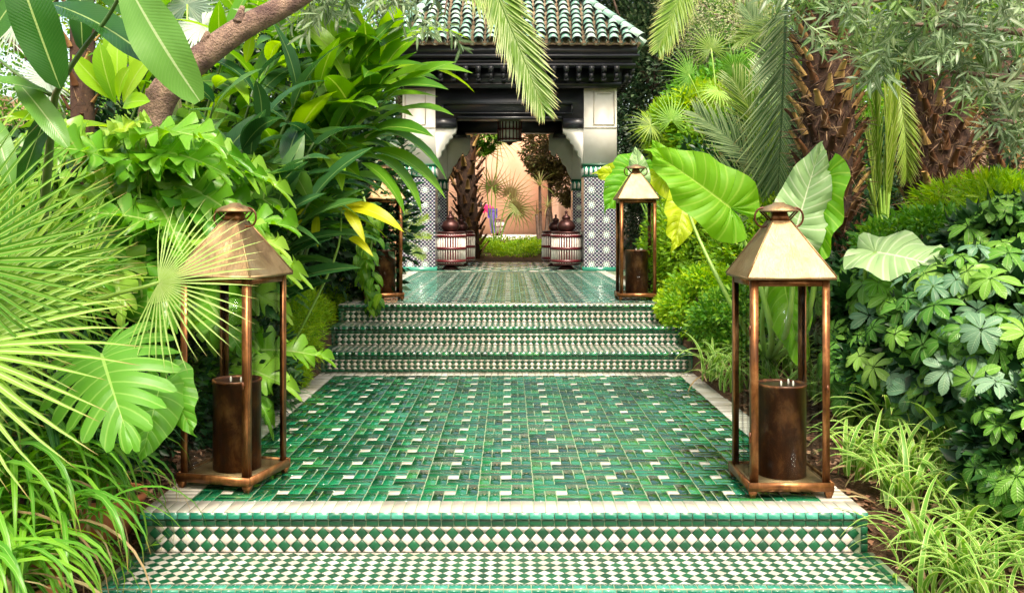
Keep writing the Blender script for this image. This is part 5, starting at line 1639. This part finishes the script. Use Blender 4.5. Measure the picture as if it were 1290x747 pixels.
# ---- paddle leaf plant, upper left
PD = [strip(14, w_paddle(.17), 6, -22, .22, 2, .12, 2), strip(14, w_paddle(.13), 10, -30, .35, 2, .15, 3)]
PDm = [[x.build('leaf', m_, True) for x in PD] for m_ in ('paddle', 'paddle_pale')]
t = thing('paddle_leaf_plant', 'tall plant with huge paddle leaves in the upper left corner', 'plant', P(40, 620, 3.9))
for b, tp, k, pale, up, sx in (((76, 112, 2.9), (14, -55, 2.8), 0, 0, (.3, -1, .2), 1.0), ((160, -22, 2.8), (241, 123, 2.7), 0, 1, (-.25, -1, .35), 1.05), ((60, 4, 3.0), (212, 66, 2.85), 0, 0, (.1, -.45, 1), 1.0),
                               ((104, 66, 3.1), (98, -60, 3.1), 1, 0, (.5, -1, .1), 1.0), ((64, 120, 3.0), (-60, 88, 2.8), 1, 1, (.1, -.7, 1), 1.0), ((22, 104, 3.0), (84, 176, 2.9), 0, 1, (.5, -1, .5), .8),
                               ((168, 22, 3.1), (110, -30, 3.0), 0, 0, (0, -1, .3), 1.0), ((66, 130, 3.1), (20, 240, 3.0), 1, 0, (.4, -1, .3), .8), ((-20, 60, 3.1), (40, -40, 3.1), 0, 0, (.1, -1, .3), 1.0), ((-10, 150, 3.2), (14, 225, 3.1), 0, 1, (.6, -1, .2), .9)):
    hero(t, 'leaf', PDm[pale][k], b, tp, up, sx)
stem(t, [Vector(t.location), P(50, 350, 3.6), P(66, 150, 3.15), P(76, 108, 3.0), P(105, 62, 2.95), P(136, 22, 2.9), P(160, -22, 2.8)], [.025, .02, .013, .010, .008, .007, .005], 'stem')
stem(t, [P(76, 108, 3.0), P(64, 60, 3.0), P(60, 4, 3.0)], [.008, .006, .005], 'stem')
stem(t, [P(64, 120, 3.0), P(30, 100, 3.0), P(-20, 60, 3.1)], [.008, .006, .005], 'stem')

# ---- bright spoon leaves
SPm = strip(8, w_obov(.17), 20, -20, .25, 2).build('leaf', 'spoon', True)
t = thing('spoon_leaf_plant', 'cluster of bright yellow-green spoon leaves left of the sloping branch', 'plant', P(150, 170, 4.6))
for b, tp in (((146, 132, 4.6), (125, 52, 4.5)), ((152, 132, 4.6), (164, 84, 4.4)), ((146, 128, 4.6), (90, 68, 4.5)), ((150, 125, 4.7), (150, 40, 4.7)), ((155, 130, 4.7), (196, 64, 4.6)), ((155, 135, 4.6), (190, 128, 4.4)), ((140, 100, 4.9), (152, 20, 4.9)), ((310, 80, 5.2), (318, 42, 5.1)), ((170, 110, 4.8), (180, 40, 4.8))):
    hero(t, 'leaf', SPm, b, tp, (random.uniform(-.3, .3), -1, .3), .95)

# ---- sloping branch
t = thing('leaning_tree', 'leaning mauve-brown tree branch crossing the upper left', 'tree', P(205, 560, 5.4))
stem(t, [Vector(t.location), P(200, 330, 5.2), P(192, 190, 5.0), P(195, 145, 5.0), P(214, 108, 5.0), P(255, 72, 5.0), P(305, 36, 5.05), P(365, 4, 5.1), P(440, -45, 5.2)], [.085, .085, .075, .088, .085, .074, .068, .06, .05], 'branch', 'trunk', 14)
for a, b in (((252, 66, 4.97), (262, 40, 4.95)), ((300, 28, 5.0), (306, 8, 5.0)), ((360, 6, 5.1), (352, -40, 5.0)), ((192, 160, 4.95), (186, 112, 4.95))): stem(t, [P(*a), P(*b)], [.03, .012], 'branch', 'stub')
boots_trunk('thin reddish palm trunk behind the paddle leaves', (P(104, 200, 7.5).x, 7.5, .2), (P(104, 0, 7.5).x, 7.5, 3.4), .12, 50, bs=.12, fib=900, seed=9, group=None)

# ---- ginger thicket
GL = [strip(9, w_lance(.125, .42), 18, -38, .28, 1, .05, 2), strip(9, w_lance(.115, .42), 8, -60, .3, 1, .04, 2, .4), strip(9, w_lance(.13, .42), 28, -10, .22, 1, .05, 2, -.3)]
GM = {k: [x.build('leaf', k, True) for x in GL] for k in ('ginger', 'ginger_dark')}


def ginger(label, canes, mats, nl, seed, L=.55, group='ginger thickets left of the path'):
    rr = random.Random(seed); c0 = canes[len(canes) // 2]
    g = Vector((c0[2], c0[3], gz(c0[2], c0[3]))); r = thing('ginger_plant', label, 'plant', g, 0, group)
    for (px, py, bx, by, D) in canes:
        b = Vector((bx, by, gz(bx, by))); tp = P(px, py, D); mid = b.lerp(tp, .55); mid.z += .25 * (tp - b).length * .3; mid.x -= .05
        stem(r, [b, mid, tp], [.016, .013, .006], 'stem')
        for k in range(nl):
            s = .30 + .70 * (k + 1) / nl; p = (b * (1 - s) + mid * s * 1) if False else (b * (1 - s) ** 2 + mid * 2 * s * (1 - s) + tp * s * s)
            ax = (tp - b).normalized(); a = k * pi + rr.gauss(0, .45) + px * .05
            sd = Vector((cos(a), sin(a) * .9 - .25, 0)); upq = .9 if k > nl - 3 else .35
            d = sd * 1.0 + ax * (upq + rr.gauss(0, .15)) + Vector((.15, -.1, 0))
            wobj('leaf', GM[mats][rr.randrange(3)], r, frame(p, d, (rr.gauss(0, .25), -.35, 1), L * rr.uniform(.75, 1.2)))
    return r


ginger('ginger thicket with leaves coloured dark for shade, beneath the sloping branch', [
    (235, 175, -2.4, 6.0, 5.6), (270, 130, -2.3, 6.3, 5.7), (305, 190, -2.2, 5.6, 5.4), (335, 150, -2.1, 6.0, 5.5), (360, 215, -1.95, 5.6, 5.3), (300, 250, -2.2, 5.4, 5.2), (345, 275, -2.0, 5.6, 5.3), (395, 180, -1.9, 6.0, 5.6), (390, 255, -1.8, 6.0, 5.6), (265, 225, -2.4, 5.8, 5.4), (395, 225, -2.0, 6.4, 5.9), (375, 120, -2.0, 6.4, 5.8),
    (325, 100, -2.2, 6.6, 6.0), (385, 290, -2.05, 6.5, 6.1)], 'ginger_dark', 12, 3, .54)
ginger('tall bright ginger thicket leaning over the path', [
    (285, 60, -2.6, 7.0, 6.4), (320, 30, -2.5, 7.2, 6.6), (355, 45, -2.4, 7.0, 6.5), (390, 20, -2.3, 7.2, 6.7), (420, 60, -2.1, 7.0, 6.4), (450, 35, -2.0, 7.2, 6.6), (480, 75, -1.9, 7.2, 6.5), (500, 60, -1.85, 7.4, 6.8), (440, 110, -1.9, 6.8, 6.2), (465, 120, -1.9, 6.8, 6.3), (480, 95, -1.85, 7.2, 6.6),
    (425, 165, -2.0, 6.7, 6.2), (440, 140, -2.0, 7.0, 6.5), (410, 95, -2.1, 6.6, 6.1), (340, 80, -2.4, 6.8, 6.2)], 'ginger', 13, 4, .66)
ginger('sunny ginger clump behind the thicket, in the upper left gap', [(215, 30, -3.6, 8, 7.6), (260, 10, -3.4, 8, 7.7), (300, 0, -3.2, 8, 7.6), (340, 5, -3.0, 8, 7.5), (190, 90, -3.6, 7.8, 7.4), (470, 10, -2.2, 8.4, 8.0), (400, 0, -2.6, 8.4, 8.0)], 'ginger', 9, 5, .75)
# yellow leaves
gb = bpy.data.objects['ginger_plant.001']
for b, tp, k in (((470, 118, 6.3), (592, 68, 6.0), 0), ((475, 140, 6.3), (588, 96, 6.0), 2), ((470, 160, 6.3), (570, 122, 5.9), 0), ((465, 165, 6.3), (575, 172, 5.9), 1), ((470, 190, 6.3), (566, 205, 5.9), 1), ((450, 90, 6.4), (545, 48, 6.2), 2),
                 ((460, 175, 6.3), (540, 152, 5.8), 0), ((465, 195, 6.3), (548, 226, 5.9), 1), ((440, 110, 6.3), (520, 30, 6.2), 2), ((470, 130, 6.2), (560, 92, 5.8), 0), ((455, 205, 6.2), (522, 240, 5.9), 1), ((450, 80, 6.3), (505, 22, 6.2), 0)):
    hero(gb, 'leaf', GM['ginger'][k], b, tp, (random.uniform(-.4, .4), -.6, 1), 1.0)
YL = strip(9, w_lance(.13, .4), 25, -45, .2, 1, .03, 2).build('leaf', 'yellowleaf', True)
t = thing('yellow_leaf_plant', 'spray of clear yellow leaves hanging before the far left lantern', 'plant', (-1.62, 6.3, .1))
for b, tp, sx in (((432, 262, 5.9), (512, 282, 5.7), .9), ((436, 264, 5.9), (460, 302, 5.7), .9), ((400, 272, 5.9), (398, 312, 5.8), 1.0), ((385, 262, 5.9), (372, 292, 5.8), 1.1), ((425, 262, 5.9), (478, 258, 5.8), .8), ((430, 264, 5.9), (494, 268, 5.75), .9), ((440, 300, 6.0), (470, 318, 5.8), .8)):
    hero(t, 'leaf', YL, b, tp, (-.2, -.8, 1), sx)
stem(t, [Vector(t.location), P(420, 330, 6.0), P(430, 263, 5.9)], [.01, .008, .004])
# vine
VL = strip(5, w_lance(.22, .35), 20, -50, .25).build('leaf', 'ginger')
t = thing('trailing_vine', 'leafy vine trailing down beside the far left lantern over the steps', 'plant', P(462, 380, 7.9))
rr = random.Random(8)
for k in range(85):
    s = k / 85; px = 464 + 7 * sin(s * 9) + rr.gauss(0, 5); py = 255 + 135 * s
    a = rr.uniform(0, 6.28)
    wobj('leaf', VL, t, frame(P(px, py, 7.8 + rr.gauss(0, .06)), (cos(a), -.5 + sin(a) * .4, -.9), (cos(a), -1, .4), rr.uniform(.10, .17)))
stem(t, [P(455, 235, 8.0), P(468, 300, 7.85), P(460, 345, 7.8), P(466, 392, 7.72)], [.012, .012, .010, .005])
# small palm in front of the left pillar
t = thing('parlour_palm', 'small fresh green palm in front of the left mosaic pillar', 'palm tree', (-1.62, 10.4, .42))
for b, tp in (((505, 300, 10.4), (535, 272, 10.2)), ((505, 300, 10.4), (540, 296, 10.2)), ((505, 300, 10.4), (514, 258, 10.3)), ((505, 305, 10.4), (532, 322, 10.1)), ((505, 300, 10.4), (488, 262, 10.4))):
    hero(t, 'frond', FRM[random.randrange(3)], b, tp, (0, -1, .6), 1.1)
t = thing('brick_pier', 'slim brick pier behind the far left lantern', 'pier', (-1.56, 11.6, .3))
bm = tile_t(.11, .046, .01, .004).build('brick', 'brickm')
wobj('core', box(-1.72, -1.42, 11.6, 11.9, .2, 2.15).build('core', 'grout'), t)
for j in range(38):
    for i in range(4):
        x = -1.80 + (i + .5 * (j % 2)) * .115
        if x < -1.70 or x > -1.44: continue
        wobj('brick', bm, t, frame((x, 11.6, .3 + j * .05), (0, 0, 1), (0, -1, 0)))

# silver fan palm and grey spray at the top
t = thing('silver_fan_palm', 'silvery fan palm leaves at the top left behind the branch', 'palm tree', P(235, 200, 7.4))
for b, tp in (((236, 6, 7.4), (240, -40, 7.3)), ((215, 30, 7.4), (190, 40, 7.2)), ((255, 32, 7.3), (270, 60, 7.1)), ((60, 100, 8.5), (30, 90, 8.4)), ((20, 30, 9), (0, 0, 9))):
    hero(t, 'leaf', FANS[0], b, tp, (0, -1, .3), s=.46)
    stem(t, [P(*b), Vector(t.location)], [.008, .012])
t = thing('grey_spray_tree', 'grey narrow-leaved sprays hanging in at the top between branch and roof', 'tree', P(470, -150, 6.4))
rr = random.Random(12)
for k in range(60):
    px = rr.uniform(345, 575); py = rr.uniform(-45, 30 if px < 520 else 45)
    d = Vector((rr.gauss(0, .6), rr.gauss(-.3, .4), rr.gauss(-.6, .4)))
    wobj('spray', TW['greyleaf'][rr.randrange(4)], t, frame(P(px, py - 20, rr.uniform(5.6, 6.6)), d, (0, -.7, .6), rr.uniform(.22, .32)))
for a, b in (((345, -30), (420, 0)), ((470, -60), (470, 5)), ((560, -60), (560, 20))): stem(t, [Vector(t.location), P(*a, 6.2), P(*b, 6.1)], [.03, .015, .005], 'trunk', 'limb')

# feathery mounds and undergrowth on the left
for (px, py, D, rad, n_, lab) in (
    (425, 352, 9.2, (.30, .5, .34), 9000, 'feathery green mound beside the upper landing at left'), (400, 378, 8.3, (.26, .4, .24), 8000, 'feathery mound level with the top step'),
    (378, 405, 7.6, (.26, .35, .24), 8000, 'feathery mound level with the middle step'), (362, 440, 6.9, (.22, .3, .22), 8000, 'feathery mound next to the lowest far step'),
    (350, 468, 6.4, (.2, .22, .17), 5000, 'smallest feathery mound behind the lantern glass'), (320, 420, 6.3, (.45, .35, .38), 9000, 'bright feathery mound seen through the near left lantern')):
    mass('feathery_shrub', lab, 'shrub', [(P(px, py, D), rad, n_, dict(clumps=70, leaf=NEEDLE, size=.05, spread=.2))], 'mound', 'feathery mounds along the left edge')
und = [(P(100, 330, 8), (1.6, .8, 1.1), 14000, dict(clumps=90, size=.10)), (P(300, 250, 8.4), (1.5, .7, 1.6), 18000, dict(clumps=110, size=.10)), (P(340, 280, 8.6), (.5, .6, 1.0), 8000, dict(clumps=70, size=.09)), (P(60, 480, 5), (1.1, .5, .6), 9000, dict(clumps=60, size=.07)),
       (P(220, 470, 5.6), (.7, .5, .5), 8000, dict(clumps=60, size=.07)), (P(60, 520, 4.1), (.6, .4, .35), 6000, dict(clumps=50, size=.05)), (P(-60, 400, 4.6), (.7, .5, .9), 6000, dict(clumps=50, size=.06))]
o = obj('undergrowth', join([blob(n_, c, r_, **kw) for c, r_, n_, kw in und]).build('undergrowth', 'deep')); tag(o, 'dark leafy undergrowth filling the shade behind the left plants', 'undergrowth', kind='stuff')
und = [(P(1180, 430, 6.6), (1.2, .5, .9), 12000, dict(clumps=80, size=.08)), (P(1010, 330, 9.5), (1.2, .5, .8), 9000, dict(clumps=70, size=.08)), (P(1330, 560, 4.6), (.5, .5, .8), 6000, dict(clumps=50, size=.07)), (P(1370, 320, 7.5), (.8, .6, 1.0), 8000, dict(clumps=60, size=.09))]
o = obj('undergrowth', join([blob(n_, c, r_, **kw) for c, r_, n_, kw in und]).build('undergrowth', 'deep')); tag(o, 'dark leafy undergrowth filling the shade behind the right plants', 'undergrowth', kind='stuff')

# ---- unseen trees and wall added behind the camera to darken reflections (mirrored by glazed tiles, glass and metal)
tree('unseen broad tree added behind the viewpoint to darken reflections, left of the axis', (-3.4, -10, 3.0), (4.2, 1.6, 3.6), 12000, 'mid', .32, group='added trees behind the viewpoint')
tree('unseen broad tree added behind the viewpoint to darken reflections, right of the axis', (3.0, -10.5, 2.8), (4.4, 1.6, 3.5), 12000, 'mid', .32, group='added trees behind the viewpoint')

o = obj('garden_wall', box(-9, 9, -13.3, -13, -.4, 3.2).build('garden_wall', 'pink')); tag(o, 'unseen pink wall added behind the viewpoint to keep bright sky out of reflections', 'wall', kind='thing')  # added out of view, hides the bright horizon from the lantern glass
